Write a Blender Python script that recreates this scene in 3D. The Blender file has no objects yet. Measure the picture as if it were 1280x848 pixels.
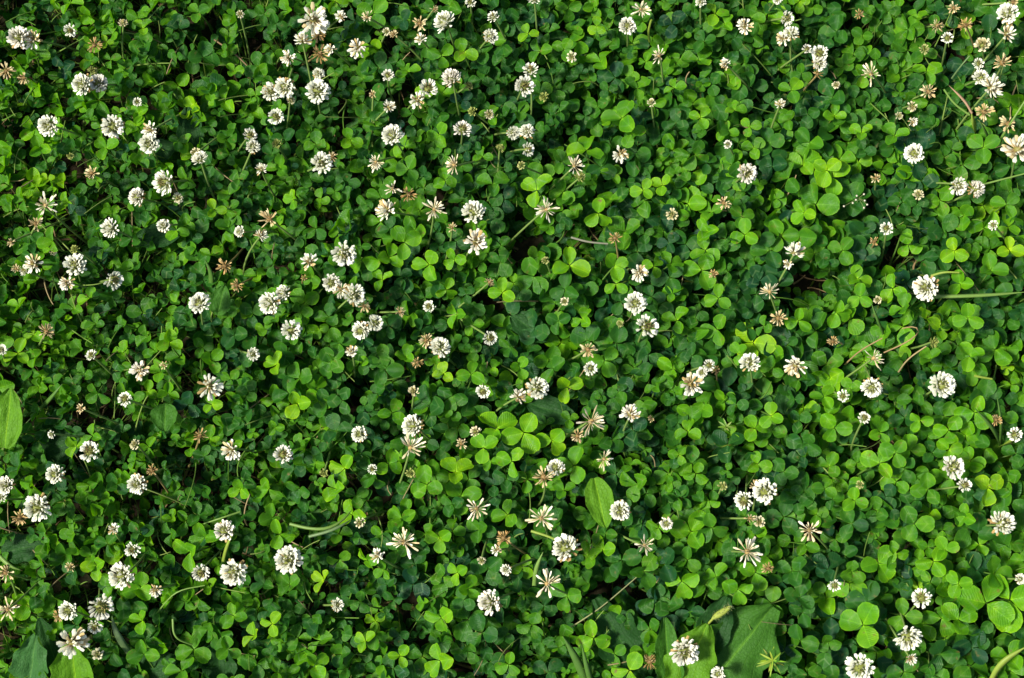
import bpy, math, random
import numpy as np
from mathutils import Matrix, Vector

rng = np.random.default_rng(7)
random.seed(7)
scene = bpy.context.scene
col = scene.collection

# ------------------------------------------------------------------ camera
CAM = np.array([0.0, -0.22, 1.55])
AIM = np.array([0.0, 0.0, 0.06])
LENS = 54.2
PW, PH = 1280.0, 848.0
cam_data = bpy.data.cameras.new('camera')
cam_data.lens = LENS
cam_data.sensor_width = 36.0
cam_data.clip_start = 0.01
cam_data.clip_end = 500.0
cam = bpy.data.objects.new('camera', cam_data)
cam.location = Vector(CAM)
cam.rotation_euler = Vector(AIM - CAM).to_track_quat('-Z', 'Y').to_euler()
col.objects.link(cam)
scene.camera = cam

# ------------------------------------------------------------------ sky, sun, exposure
SUN_ELEV = math.radians(54)
SUN_AZ = math.radians(188)          # the direction the light comes from, counter-clockwise from +X
world = bpy.data.worlds.new('World')
scene.world = world
world.use_nodes = True
wn = world.node_tree.nodes
sky = wn.new('ShaderNodeTexSky')
sky.sky_type = 'NISHITA'
sky.sun_disc = False
sky.sun_elevation = SUN_ELEV
sky.sun_rotation = math.pi / 2 - SUN_AZ
sky.air_density = 1.0
sky.dust_density = 2.0
wn['Background'].inputs['Strength'].default_value = 0.10
world.node_tree.links.new(sky.outputs[0], wn['Background'].inputs['Color'])
sun_data = bpy.data.lights.new('sun', 'SUN')
sun_data.energy = 4.5
sun_data.angle = math.radians(10.0)
sun_data.color = (1.0, 0.96, 0.88)
sun = bpy.data.objects.new('sun', sun_data)
sd = Vector((math.cos(SUN_AZ) * math.cos(SUN_ELEV), math.sin(SUN_AZ) * math.cos(SUN_ELEV), math.sin(SUN_ELEV)))
sun.rotation_euler = (-sd).to_track_quat('-Z', 'Y').to_euler()
sun.location = sd * 5
col.objects.link(sun)
vs = scene.view_settings
vs.view_transform = 'Standard'
vs.look = 'None'
vs.exposure = 0.80
vs.gamma = 1.0
vs.use_curve_mapping = False
scene.cycles.max_bounces = 8
scene.cycles.diffuse_bounces = 4
scene.cycles.transmission_bounces = 4

# ------------------------------------------------------------------ helpers
_f = (AIM - CAM) / np.linalg.norm(AIM - CAM)
_r = np.cross(_f, [0, 0, 1.0]); _r /= np.linalg.norm(_r)
_u = np.cross(_r, _f)
MPP = 1.0 / 1280 * 0.985            # metres per photograph pixel near the canopy


def at(px, py, z):
    """Where the sight line of a photograph pixel meets height z."""
    k = 36.0 / LENS / PW
    d = _f + _r * ((px - PW / 2) * k) + _u * ((PH / 2 - py) * k)
    s = (z - CAM[2]) / d[2]
    return CAM + d * s


def tag(o, label=None, cat=None, group=None, kind=None):
    if label: o['label'] = label
    if cat: o['category'] = cat
    if group: o['group'] = group
    if kind: o['kind'] = kind
    return o


def empty(name, loc):
    o = bpy.data.objects.new(name, None)
    o.empty_display_size = 0.005
    o.location = Vector([float(c) for c in loc])
    col.objects.link(o)
    return o


def mesh_from(name, verts, faces, mat, colours=None, uvs=None, smooth=True, attr='colour'):
    """verts (n,3); faces (m,4) quads with index; colours (n,3) per point; uvs (n,2) per point."""
    me = bpy.data.meshes.new(name)
    verts = np.asarray(verts, dtype=np.float32)
    faces = np.asarray(faces, dtype=np.int32)
    n, m, k = len(verts), len(faces), faces.shape[1]
    me.vertices.add(n)
    me.vertices.foreach_set('co', verts.ravel())
    me.loops.add(m * k)
    me.loops.foreach_set('vertex_index', faces.ravel())
    me.polygons.add(m)
    me.polygons.foreach_set('loop_start', np.arange(0, m * k, k, dtype=np.int32))
    me.polygons.foreach_set('use_smooth', np.full(m, smooth))
    me.update(calc_edges=True)
    if uvs is not None:
        uv = me.uv_layers.new(name='leaf')
        uv.data.foreach_set('uv', np.asarray(uvs, dtype=np.float32)[faces.ravel()].ravel())
    if colours is not None:
        ca = me.color_attributes.new(attr, 'FLOAT_COLOR', 'POINT')
        c4 = np.ones((n, 4), dtype=np.float32)
        c4[:, :3] = colours
        ca.data.foreach_set('color', c4.ravel())
    if mat: me.materials.append(mat)
    return me


def add(name, me, parent=None, matrix=None):
    o = bpy.data.objects.new(name, me)
    col.objects.link(o)
    if parent is not None: o.parent = parent
    if matrix is not None: o.matrix_basis = matrix
    return o


def bezier(p0, p1, p2, n):
    t = np.linspace(0, 1, n)[:, None]
    return (1 - t) ** 2 * np.asarray(p0) + 2 * t * (1 - t) * np.asarray(p1) + t ** 2 * np.asarray(p2)


def tube(path, r0, r1, sides=5):
    path = np.asarray(path, float)
    n = len(path)
    tan = np.gradient(path, axis=0)
    tan /= np.linalg.norm(tan, axis=1)[:, None] + 1e-9
    ref = np.array([0.31, 0.95, 0.05])
    a = np.cross(tan, ref); a /= np.linalg.norm(a, axis=1)[:, None] + 1e-9
    b = np.cross(tan, a)
    ang = np.linspace(0, 2 * math.pi, sides, endpoint=False)
    rad = np.linspace(r0, r1, n)[:, None, None]
    v = path[:, None, :] + rad * (np.cos(ang)[None, :, None] * a[:, None, :] + np.sin(ang)[None, :, None] * b[:, None, :])
    f = []
    for i in range(n - 1):
        for j in range(sides):
            k = (j + 1) % sides
            f.append((i * sides + j, i * sides + k, (i + 1) * sides + k, (i + 1) * sides + j))
    return v.reshape(-1, 3), np.array(f)


# ------------------------------------------------------------------ materials
def nodes_of(name):
    m = bpy.data.materials.new(name)
    m.use_nodes = True
    nt = m.node_tree
    nt.nodes.clear()
    return m, nt, nt.nodes, nt.links


def math_node(nt, op, a, b=None, c=None, clamp=False):
    n = nt.nodes.new('ShaderNodeMath'); n.operation = op; n.use_clamp = clamp
    for i, x in enumerate((a, b, c)):
        if x is None: continue
        if isinstance(x, (int, float)): n.inputs[i].default_value = x
        else: nt.links.new(x, n.inputs[i])
    return n.outputs[0]


def mix_col(nt, fac, a, b, mode='MIX'):
    n = nt.nodes.new('ShaderNodeMix'); n.data_type = 'RGBA'; n.blend_type = mode
    for s, x in ((n.inputs['Factor'], fac), (n.inputs['A'], a), (n.inputs['B'], b)):
        if isinstance(x, (int, float)): s.default_value = x
        elif isinstance(x, tuple): s.default_value = (*x, 1.0)
        else: nt.links.new(x, s)
    return n.outputs['Result']


def thin_shader(nt, colour, trans_gain, trans_fac, rough, spec, normal=None):
    """A thin sheet of living tissue: reflects its colour, lets a yellower light through."""
    p = nt.nodes.new('ShaderNodeBsdfPrincipled')
    nt.links.new(colour, p.inputs['Base Color'])
    p.inputs['Roughness'].default_value = rough
    p.inputs['Specular IOR Level'].default_value = spec
    t = nt.nodes.new('ShaderNodeBsdfTranslucent')
    tc = mix_col(nt, 1.0, colour, trans_gain, 'MULTIPLY')
    nt.links.new(tc, t.inputs['Color'])
    if normal is not None:
        nt.links.new(normal, p.inputs['Normal'])
    ms = nt.nodes.new('ShaderNodeMixShader')
    ms.inputs[0].default_value = trans_fac
    nt.links.new(p.outputs[0], ms.inputs[1]); nt.links.new(t.outputs[0], ms.inputs[2])
    o = nt.nodes.new('ShaderNodeOutputMaterial')
    nt.links.new(ms.outputs[0], o.inputs[0])


def colour_source(nt, src):
    if src == 'object':
        return nt.nodes.new('ShaderNodeObjectInfo').outputs['Color']
    a = nt.nodes.new('ShaderNodeAttribute'); a.attribute_name = 'colour'
    return a.outputs['Color']


def leaf_material(name, src):
    m, nt, N, L = nodes_of(name)
    base = colour_source(nt, src)
    uv = N.new('ShaderNodeUVMap'); uv.uv_map = 'leaf'
    sx = N.new('ShaderNodeSeparateXYZ'); L.new(uv.outputs[0], sx.inputs[0])
    ax = math_node(nt, 'ABSOLUTE', math_node(nt, 'SUBTRACT', sx.outputs[0], 0.5))
    geo = N.new('ShaderNodeNewGeometry')
    # side veins running out and up from the midrib
    vw = N.new('ShaderNodeTexNoise'); vw.inputs['Scale'].default_value = 260.0; vw.inputs['Detail'].default_value = 2.0
    L.new(geo.outputs['Position'], vw.inputs['Vector'])
    vein = math_node(nt, 'SINE', math_node(nt, 'ADD', math_node(nt, 'MULTIPLY', math_node(nt, 'SUBTRACT', sx.outputs[1], math_node(nt, 'MULTIPLY', ax, 0.75)), 62.0), math_node(nt, 'MULTIPLY', vw.outputs[0], 9.0)))
    vein01 = math_node(nt, 'MULTIPLY', math_node(nt, 'ADD', vein, 1.0), 0.5)
    # the pale chevron of a clover leaflet, faint and uneven
    chev = math_node(nt, 'ABSOLUTE', math_node(nt, 'SUBTRACT', sx.outputs[1], math_node(nt, 'SUBTRACT', 0.62, math_node(nt, 'MULTIPLY', ax, 0.75))))
    chev = math_node(nt, 'SUBTRACT', 1.0, math_node(nt, 'DIVIDE', chev, 0.085), clamp=True)
    ns = N.new('ShaderNodeTexNoise'); ns.inputs['Scale'].default_value = 28.0
    L.new(geo.outputs['Position'], ns.inputs['Vector'])
    chev = math_node(nt, 'MULTIPLY', chev, math_node(nt, 'MULTIPLY', math_node(nt, 'SUBTRACT', ns.outputs[0], 0.38, clamp=True), 3.2), clamp=True)
    rib = math_node(nt, 'SUBTRACT', 1.0, math_node(nt, 'DIVIDE', ax, 0.03), clamp=True)
    fine = N.new('ShaderNodeTexNoise'); fine.inputs['Scale'].default_value = 420.0; fine.inputs['Detail'].default_value = 3.0
    L.new(geo.outputs['Position'], fine.inputs['Vector'])
    c = mix_col(nt, math_node(nt, 'MULTIPLY', vein01, 0.24), base, mix_col(nt, 1.0, base, (1.5, 1.35, 1.3), 'MULTIPLY'))
    c = mix_col(nt, math_node(nt, 'MULTIPLY', math_node(nt, 'SUBTRACT', fine.outputs[0], 0.35, clamp=True), 0.9), c, mix_col(nt, 1.0, c, (0.62, 0.66, 0.6), 'MULTIPLY'))
    c = mix_col(nt, math_node(nt, 'MULTIPLY', chev, 0.8), c, mix_col(nt, 0.5, c, (0.20, 0.34, 0.13)))
    c = mix_col(nt, math_node(nt, 'MULTIPLY', rib, 0.6), c, mix_col(nt, 1.0, c, (1.8, 1.6, 1.6), 'MULTIPLY'))
    # paler margin
    ex = math_node(nt, 'DIVIDE', ax, 0.48)
    ey = math_node(nt, 'DIVIDE', math_node(nt, 'SUBTRACT', sx.outputs[1], 0.53), 0.47)
    er = math_node(nt, 'SQRT', math_node(nt, 'ADD', math_node(nt, 'MULTIPLY', ex, ex), math_node(nt, 'MULTIPLY', ey, ey)))
    edge = math_node(nt, 'MULTIPLY', math_node(nt, 'SUBTRACT', er, 0.84, clamp=True), 6.0, clamp=True)
    c = mix_col(nt, math_node(nt, 'MULTIPLY', edge, 0.7), c, mix_col(nt, 1.0, c, (1.9, 1.5, 1.5), 'MULTIPLY'))
    # uneven colour across a blade: yellower and bluer areas
    big = N.new('ShaderNodeTexNoise'); big.inputs['Scale'].default_value = 75.0; big.inputs['Detail'].default_value = 2.0
    L.new(geo.outputs['Position'], big.inputs['Vector'])
    c = mix_col(nt, math_node(nt, 'MULTIPLY', math_node(nt, 'SUBTRACT', big.outputs[0], 0.5, clamp=True), 3.2, clamp=True), c, mix_col(nt, 1.0, c, (1.75, 1.35, 0.9), 'MULTIPLY'))
    c = mix_col(nt, math_node(nt, 'MULTIPLY', math_node(nt, 'SUBTRACT', 0.47, big.outputs[0], clamp=True), 3.5, clamp=True), c, mix_col(nt, 1.0, c, (0.6, 0.78, 1.7), 'MULTIPLY'))
    # worn, browned spots on a few leaflets
    sp = N.new('ShaderNodeTexNoise'); sp.inputs['Scale'].default_value = 150.0; sp.inputs['Detail'].default_value = 2.0
    L.new(geo.outputs['Position'], sp.inputs['Vector'])
    spot = math_node(nt, 'MULTIPLY', math_node(nt, 'SUBTRACT', sp.outputs[0], 0.67, clamp=True), 7.0, clamp=True)
    c = mix_col(nt, spot, c, (0.16, 0.12, 0.035))
    bump = N.new('ShaderNodeBump'); bump.inputs['Strength'].default_value = 0.55; bump.inputs['Distance'].default_value = 0.0007
    L.new(math_node(nt, 'ADD', math_node(nt, 'MULTIPLY', vein01, 0.6), fine.outputs[0]), bump.inputs['Height'])
    thin_shader(nt, c, (1.55, 1.55, 0.3), 0.40, 0.44, 0.22, bump.outputs[0])
    return m


def simple_leafy(name, src, trans=(1.4, 1.3, 0.7), fac=0.2, rough=0.6, spec=0.25, vary=0.25, scale=300.0):
    m, nt, N, L = nodes_of(name)
    base = colour_source(nt, src)
    geo = N.new('ShaderNodeNewGeometry')
    n = N.new('ShaderNodeTexNoise'); n.inputs['Scale'].default_value = scale; n.inputs['Detail'].default_value = 3.0
    L.new(geo.outputs['Position'], n.inputs['Vector'])
    c = mix_col(nt, math_node(nt, 'MULTIPLY', n.outputs[0], vary * 2), base, mix_col(nt, 1.0, base, (0.55, 0.55, 0.5), 'MULTIPLY'))
    thin_shader(nt, c, trans, fac, rough, spec)
    return m


def floret_material(name):
    """Single florets: tube colour at the foot running into the object's own petal colour."""
    m, nt, N, L = nodes_of(name)
    oi = N.new('ShaderNodeObjectInfo')
    at_ = N.new('ShaderNodeAttribute'); at_.attribute_name = 'colour'
    foot = mix_col(nt, 0.6, oi.outputs['Color'], (0.42, 0.29, 0.08))
    c = mix_col(nt, at_.outputs['Fac'], foot, oi.outputs['Color'])
    thin_shader(nt, c, (1.0, 0.97, 0.9), 0.28, 0.6, 0.25)
    return m


def plantain_material():
    m, nt, N, L = nodes_of('plantain_leaf')
    base = colour_source(nt, 'object')
    uv = N.new('ShaderNodeUVMap'); uv.uv_map = 'leaf'
    sx = N.new('ShaderNodeSeparateXYZ'); L.new(uv.outputs[0], sx.inputs[0])
    geo = N.new('ShaderNodeNewGeometry')
    u = math_node(nt, 'SUBTRACT', sx.outputs[0], 0.5)
    rib = math_node(nt, 'ABSOLUTE', math_node(nt, 'SINE', math_node(nt, 'MULTIPLY', u, math.pi * 6)))
    rib = math_node(nt, 'SUBTRACT', 1.0, math_node(nt, 'MULTIPLY', rib, 6.5), clamp=True)
    mid = math_node(nt, 'SUBTRACT', 1.0, math_node(nt, 'MULTIPLY', math_node(nt, 'ABSOLUTE', u), 26.0), clamp=True)
    wob = N.new('ShaderNodeTexNoise'); wob.inputs['Scale'].default_value = 330.0; wob.inputs['Detail'].default_value = 5.0
    L.new(geo.outputs['Position'], wob.inputs['Vector'])
    c = mix_col(nt, math_node(nt, 'MULTIPLY', math_node(nt, 'SUBTRACT', wob.outputs[0], 0.3, clamp=True), 1.1), base, mix_col(nt, 1.0, base, (0.5, 0.6, 0.6), 'MULTIPLY'))
    vo = N.new('ShaderNodeTexVoronoi'); vo.feature = 'DISTANCE_TO_EDGE'; vo.inputs['Scale'].default_value = 300.0
    L.new(geo.outputs['Position'], vo.inputs['Vector'])
    net = math_node(nt, 'SUBTRACT', 1.0, math_node(nt, 'MULTIPLY', vo.outputs['Distance'], 7.0), clamp=True)
    c = mix_col(nt, math_node(nt, 'MULTIPLY', net, 0.25), c, mix_col(nt, 1.0, c, (0.55, 0.6, 0.6), 'MULTIPLY'))
    c = mix_col(nt, math_node(nt, 'MULTIPLY', mid, 0.75), c, mix_col(nt, 1.0, c, (2.6, 2.0, 2.2), 'MULTIPLY'))
    c = mix_col(nt, math_node(nt, 'MULTIPLY', rib, 0.45), c, mix_col(nt, 1.0, c, (1.9, 1.6, 1.3), 'MULTIPLY'))
    bump = N.new('ShaderNodeBump'); bump.inputs['Strength'].default_value = 0.7; bump.inputs['Distance'].default_value = 0.0012
    L.new(math_node(nt, 'ADD', math_node(nt, 'ADD', math_node(nt, 'MULTIPLY', rib, -0.5), math_node(nt, 'MULTIPLY', net, -0.25)), wob.outputs[0]), bump.inputs['Height'])
    thin_shader(nt, c, (1.7, 1.4, 0.5), 0.3, 0.55, 0.16, bump.outputs[0])
    return m


def soil_material():
    m, nt, N, L = nodes_of('soil')
    geo = N.new('ShaderNodeNewGeometry')
    a = N.new('ShaderNodeTexNoise'); a.inputs['Scale'].default_value = 60.0; a.inputs['Detail'].default_value = 8.0
    b = N.new('ShaderNodeTexNoise'); b.inputs['Scale'].default_value = 9.0; b.inputs['Detail'].default_value = 4.0
    for n in (a, b): L.new(geo.outputs['Position'], n.inputs['Vector'])
    c = mix_col(nt, a.outputs[0], (0.010, 0.007, 0.004), (0.042, 0.030, 0.017))
    c = mix_col(nt, math_node(nt, 'MULTIPLY', math_node(nt, 'SUBTRACT', b.outputs[0], 0.45, clamp=True), 3.0, clamp=True), c, (0.012, 0.03, 0.008))
    bump = N.new('ShaderNodeBump'); bump.inputs['Strength'].default_value = 0.8; bump.inputs['Distance'].default_value = 0.006
    L.new(a.outputs[0], bump.inputs['Height'])
    p = N.new('ShaderNodeBsdfPrincipled'); p.inputs['Roughness'].default_value = 0.95
    p.inputs['Specular IOR Level'].default_value = 0.1
    L.new(c, p.inputs['Base Color']); L.new(bump.outputs[0], p.inputs['Normal'])
    o = N.new('ShaderNodeOutputMaterial'); L.new(p.outputs[0], o.inputs[0])
    return m


M_LEAF_OBJ = leaf_material('clover_leaflet', 'object')
M_LEAF_MESH = leaf_material('clover_foliage', 'mesh')
M_STEM = simple_leafy('green_stem', 'object', fac=0.12, rough=0.5)
M_PETAL = simple_leafy('clover_petal', 'mesh', trans=(1.0, 0.97, 0.88), fac=0.28, rough=0.65, spec=0.2, vary=0.1, scale=900.0)
M_FLORET = floret_material('single_floret')
M_BLADE = simple_leafy('grass_blade', 'object', trans=(1.5, 1.35, 0.6), fac=0.3, rough=0.45, spec=0.35, vary=0.3, scale=160.0)
M_DRY = simple_leafy('dry_straw', 'object', trans=(1.1, 1.0, 0.8), fac=0.1, rough=0.8, spec=0.1, vary=0.4, scale=220.0)
M_LITTER = simple_leafy('dry_litter', 'mesh', trans=(1.0, 0.9, 0.7), fac=0.1, rough=0.9, spec=0.05, vary=0.4)
M_PLANTAIN = plantain_material()
M_SOIL = soil_material()

# ------------------------------------------------------------------ what stands where (photograph pixels: x y diameter kind)
# F full white, G white round a green centre, R white rim round a brown centre, B green bud, K small cream bud,
# H ragged cream-white, S star of long florets, T tan and fading, O withered orange-brown
FLOWERS = '''
24 48 28 F|41 50 22 H|88 38 17 R|154 30 12 K|300 18 10 K|118 57 20 O|8 89 21 T|30 98 17 T|115 89 12 B|104 106 27 F|123 105 23 F
172 128 12 R|62 157 28 F|141 158 28 G|188 163 18 H|187 180 26 F|245 191 13 K|250 200 21 F|312 170 19 R|316 184 18 F|88 195 9 B
392 25 34 H|397 43 20 O|378 51 19 H|361 72 17 H|400 67 24 O|413 62 14 H|426 21 13 H|459 22 17 S|483 40 10 K|492 43 11 T|447 60 22 H
525 30 18 T|543 12 11 T|526 50 14 H|557 29 29 G|588 4 14 R|617 22 16 R|613 46 19 F|339 115 24 F|357 109 26 F|363 126 12 K
398 93 15 F|397 115 30 F|345 146 21 R|346 180 12 B|485 95 16 R|466 118 10 T|486 134 15 H|491 170 27 F|535 112 25 R|522 125 19 H
565 99 25 F|585 108 12 B|591 140 12 B|611 143 13 K|578 163 23 R|402 204 27 F|415 196 13 T|470 203 24 S|568 207 28 S|625 186 12 B
641 166 17 F|659 165 19 F|327 212 14 H|668 0 18 F|715 71 14 K|663 89 21 R|655 108 27 R|680 121 12 B|659 187 18 R|652 207 11 B|718 208 25 S
784 33 22 F|801 12 23 S|824 70 22 S|814 129 11 K|776 193 19 H|876 3 14 F|931 33 18 H|907 80 13 H|910 181 11 R|933 217 25 F
972 0 12 F|982 23 20 R|989 43 20 F|979 49 16 H|1008 62 13 R|1025 67 22 R|1024 80 18 F|1022 93 13 O|1074 18 13 O|1089 93 30 S|1045 106 10 K|975 131 13 H
1192 10 14 T|1172 32 17 T|1155 62 13 B|1184 48 15 R|1207 32 20 O|1260 18 27 F|1266 3 14 T|1258 43 21 H|1223 80 15 R|1253 79 22 T
1225 98 20 G|1239 110 28 H|1228 57 20 K|1160 115 20 T|1140 133 13 K|1123 145 10 K|1141 152 11 H|1230 140 23 T|1260 155 22 T|1143 192 24 F|1272 188 36 H
208 228 33 R|222 248 13 K|173 247 23 F|139 286 25 F|205 283 17 F|57 257 30 S|45 280 19 T|14 303 11 T|66 315 10 K|94 312 11 B
42 330 21 H|32 339 15 R|20 336 11 T|94 332 28 F|84 354 17 H|141 350 24 R|300 290 14 G|281 333 21 O|296 357 17 O|250 380 26 F|58 415 20 T|115 217 17 T
337 274 25 T|326 295 15 H|491 236 22 S|484 263 25 H|511 243 21 O|543 262 27 S|565 285 12 T|592 267 30 F|595 303 27 H|430 316 31 F|387 327 19 H
414 353 22 G|427 363 18 H|442 369 27 F|455 383 15 T|338 379 27 F|355 367 20 F|364 413 25 F|452 413 22 G|468 404 20 G|537 384 16 R|612 353 13 T
612 422 19 R|533 426 18 T|380 347 9 O|500 390 13 T|683 262 28 S|724 222 15 B|840 268 15 K|905 254 18 T|769 298 18 O|682 326 10 B|706 377 11 K
799 341 19 H|794 380 27 F|808 409 29 R|775 405 9 B|892 343 12 O|962 365 26 S|1197 232 23 F|1219 237 22 F|1108 286 17 R|1093 302 12 O
1148 244 14 K|1242 282 13 R|993 316 23 H|985 330 11 H|1158 360 31 F|1097 375 10 K|973 398 19 T|1095 223 14 T
115 445 15 R|2 438 14 F|175 463 21 H|157 499 18 R|101 511 12 T|65 543 11 R|113 565 26 R|170 556 14 K|262 483 27 H|250 545 20 O
290 563 22 H|70 593 23 F|172 605 24 F|8 607 22 F|1 622 16 F|48 634 33 F|190 588 15 O|316 443 16 F|205 457 10 T|354 569 24 R|450 543 20 G
466 587 13 R|405 591 11 B|440 440 14 H|550 435 25 F|522 453 15 O|604 489 18 R|517 490 14 K|595 540 14 K|577 555 14 T|517 533 27 F|513 560 32 S
513 591 12 B|596 636 29 S|671 485 27 F|648 496 18 H|738 461 17 G|739 527 38 S|722 545 17 T|788 518 21 H|886 457 15 R|878 466 14 F|864 481 25 H
895 463 13 O|937 455 25 F|814 524 9 T|755 574 24 S|695 585 21 G|680 597 26 T|775 638 25 F|903 608 11 B|931 625 25 R|957 614 30 F|945 609 16 T
735 437 20 T|995 457 25 H|1041 427 14 O|1092 448 29 S|1166 428 14 B|1090 484 25 G|1054 495 15 R|1080 523 15 R|1176 482 33 F
1190 585 29 G|1205 607 18 R|1269 544 18 R|1245 525 15 O|1075 606 10 B|166 687 19 R|153 720 31 F|281 664 25 F|293 715 32 F|251 715 22 R
195 738 15 H|86 763 23 G|126 758 31 R|119 782 19 R|122 818 14 K|90 803 31 H|73 770 15 O|8 716 22 T|10 762 27 S|25 647 20 O|142 662 13 H|88 709 12 T
361 700 34 F|505 678 34 S|472 695 15 H|421 756 16 F|450 653 13 K|613 753 29 F|602 700 11 K|633 712 14 F|630 673 22 O|620 688 11 H
708 686 33 G|677 648 32 S|684 730 33 S|806 682 25 S|833 654 16 G|934 690 36 S|937 648 12 T|949 652 14 K|812 827 21 O|855 814 34 F|898 842 17 F
1012 663 28 S|1043 731 16 R|1152 748 24 R|1252 655 30 F|1134 795 33 F|1138 823 14 H|1075 834 33 G|960 711 16 O|1275 724 13 F
'''

# clover leaves that show largest: junction x y, leaflet length, tone (0 dark blue-green, 1 mid green, 2 bright), first leaflet towards lx ly
LEAVES = '''
178 36 19 2 186 30|133 53 12 2 130 47|248 16 20 1 240 10|158 86 18 1|149 142 14 2 143 135|223 177 13 1|155 187 18 0 152 180|50 185 22 2 44 172|292 90 14 2|262 158 14 1
45 70 22 1|80 83 16 0|148 42 16 1|170 158 15 2|113 150 18 1|552 70 22 2 563 60|522 172 16 2 525 160|549 168 22 2 557 158|438 175 16 2|603 196 17 2 598 183
345 30 14 1|330 18 18 1|602 100 22 1|550 145 17 1|630 130 22 0|475 140 16 1|395 180 22 1|510 90 20 2|580 65 22 2|505 170 20 0|450 55 20 0|420 95 18 1
894 18 22 2 886 8|906 30 19 2 910 19|746 33 17 2 754 37|705 62 20 2 712 54|660 42 18 2 654 30|843 110 18 2 840 99|760 113 17 1 752 104|777 148 34 2 782 128|733 188 30 2 736 168
790 168 22 2 782 158|876 147 20 2 893 124|918 138 18 2 914 124|908 165 16 2|695 157 18 1 693 150|763 150 14 2|938 22 23 1|923 63 20 1|880 52 16 1|785 98 20 1|680 165 18 1|700 140 16 1
1146 22 19 2 1137 15|1105 40 22 1 1108 30|1110 15 20 1|1090 20 18 1|1030 55 18 1|1078 45 18 1|989 113 22 2 977 110|1158 90 26 2|1043 145 17 2|1077 166 19 2 1087 160
1118 170 24 2 1112 180|1034 213 26 2 1020 201|1229 184 28 2 1218 176|1190 187 18 1|1165 160 18 1|1175 140 18 0|986 150 18 1|1002 92 18 1|1095 75 18 1|1052 85 18 1|1230 125 18 1
165 298 21 1 163 286|66 302 23 2 69 292|172 331 20 1 173 322|112 373 19 2 115 358|268 262 18 2 264 254|297 268 17 1 304 262|299 224 16 1|155 407 18 1|120 405 18 1|70 328 16 1|99 246 17 1
285 396 18 1|215 417 22 2 222 418|30 250 22 1|95 258 16 0|240 356 20 0|130 310 18 1|240 300 20 0|40 384 24 0
452 326 28 2 449 306|421 282 21 2 414 267|367 250 19 2 373 242|334 228 18 1|486 322 24 2 490 308|478 350 19 2 475 360|505 303 26 2 498 296|536 331 27 2 528 330|568 325 19 2 564 318
558 362 16 2|583 368 15 1 575 366|571 393 23 2 566 402|628 366 22 2 630 355|570 302 22 1|395 286 22 1|372 296 21 1 378 290|556 226 20 2|616 230 26 2 602 222|626 328 25 0|545 290 20 1|458 255 18 1
420 342 17 1|411 396 21 1|440 402 18 1|376 390 20 1|500 346 20 1|348 345 15 1|591 407 18 1
671 238 29 2 659 232|748 267 26 2 753 252|804 238 20 2 808 229|828 232 20 2 834 226|885 290 24 2 880 282|882 313 25 2 871 319|805 293 17 1 797 287|768 333 23 2 782 325|817 333 16 2
838 331 23 2 847 329|836 304 19 1 842 294|931 294 24 2 932 282|770 355 21 2 780 362|712 332 31 2 711 316|707 280 18 1|815 371 20 1|841 367 14 2|846 401 24 2 850 410|896 412 26 2 903 402
910 340 18 1|898 373 23 2 905 379|955 408 18 2|934 410 20 1|667 346 30 1 655 352|706 362 26 1|728 399 21 2|698 402 17 1
1005 266 23 2 1002 250|1041 222 30 2 1030 218|1020 299 21 1|1053 313 24 2 1060 306|1072 349 22 2 1071 340|1075 371 22 2 1081 375|1116 361 24 2|1128 385 24 2 1131 376|1158 398 24 2 1148 402
1193 314 22 2 1193 302|1238 338 25 2 1235 326|1262 313 22 2 1262 303|1258 256 23 2 1266 247|1260 284 17 2|1210 398 25 2 1219 404|1200 355 22 2 1210 358|1240 386 22 1|1270 346 25 0
998 401 22 2 1000 390|1045 391 24 2|1025 398 20 0|1036 325 18 1|1175 321 25 1|1146 256 18 1|1127 290 18 1|1135 306 17 2
40 463 17 1|67 481 19 1|122 492 21 1|116 545 16 2|170 575 18 2 160 572|210 492 15 2|257 612 21 1|236 506 24 0|212 428 23 2|265 506 14 2|264 451 23 2|25 585 25 1|112 607 20 1
301 611 21 2|311 490 15 1|146 606 18 1|151 465 16 1|255 571 16 1|477 448 23 1 478 437|507 446 20 2 509 436|450 452 18 2|589 468 25 2 590 462|555 467 18 2 545 472|346 456 22 2 351 449
372 505 25 2|398 500 18 2|490 516 23 2 492 510|472 492 20 1|566 495 24 1 560 507|431 586 24 2 437 579|420 611 23 2 430 612|485 580 23 2|534 606 28 2 545 611|569 590 28 2 580 585|621 536 32 2 610 525
605 560 26 2|375 611 24 1|336 612 23 2|565 630 20 1|550 560 20 1|428 501 22 1|395 485 20 2
709 484 26 2 698 471|771 430 30 1 758 436|820 483 21 1 835 496|773 490 16 1|804 470 17 1|655 541 34 2 662 528|690 551 26 2 697 543|717 582 30 2 722 570|705 613 20 2 716 610|640 577 25 2
860 540 22 2 848 546|850 573 15 1|870 592 20 2 870 582|944 536 23 2 939 527|947 580 17 2|913 602 18 1 905 599|808 558 24 0|808 617 23 1 797 613|840 614 14 1|870 616 22 1|886 626 16 2
770 593 26 1 765 602|650 460 17 2|925 442 20 2|905 500 16 2|865 445 20 1|920 506 18 1
966 460 20 2 970 451|1212 446 24 2 1205 436|1163 449 23 1 1175 445|1216 462 26 1 1228 460|1063 486 20 2 1074 486|964 520 21 2 975 525|999 526 20 1|1030 496 18 2|1043 535 26 2 1057 537
1100 541 20 2 1103 531|1150 526 19 2|1186 538 24 2 1193 528|1165 566 21 1|1186 562 17 2|1100 579 29 2 1107 568|1120 566 24 2 1128 559|1131 586 23 1|1160 612 26 2 1168 622|1218 516 30 2 1222 504
1235 610 27 2 1229 606|1213 576 18 2|1031 611 20 2 1033 602|1005 614 18 1|1005 630 20 1|1010 555 18 1|1001 571 20 1|980 590 18 1|1068 626 18 2
'''
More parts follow.
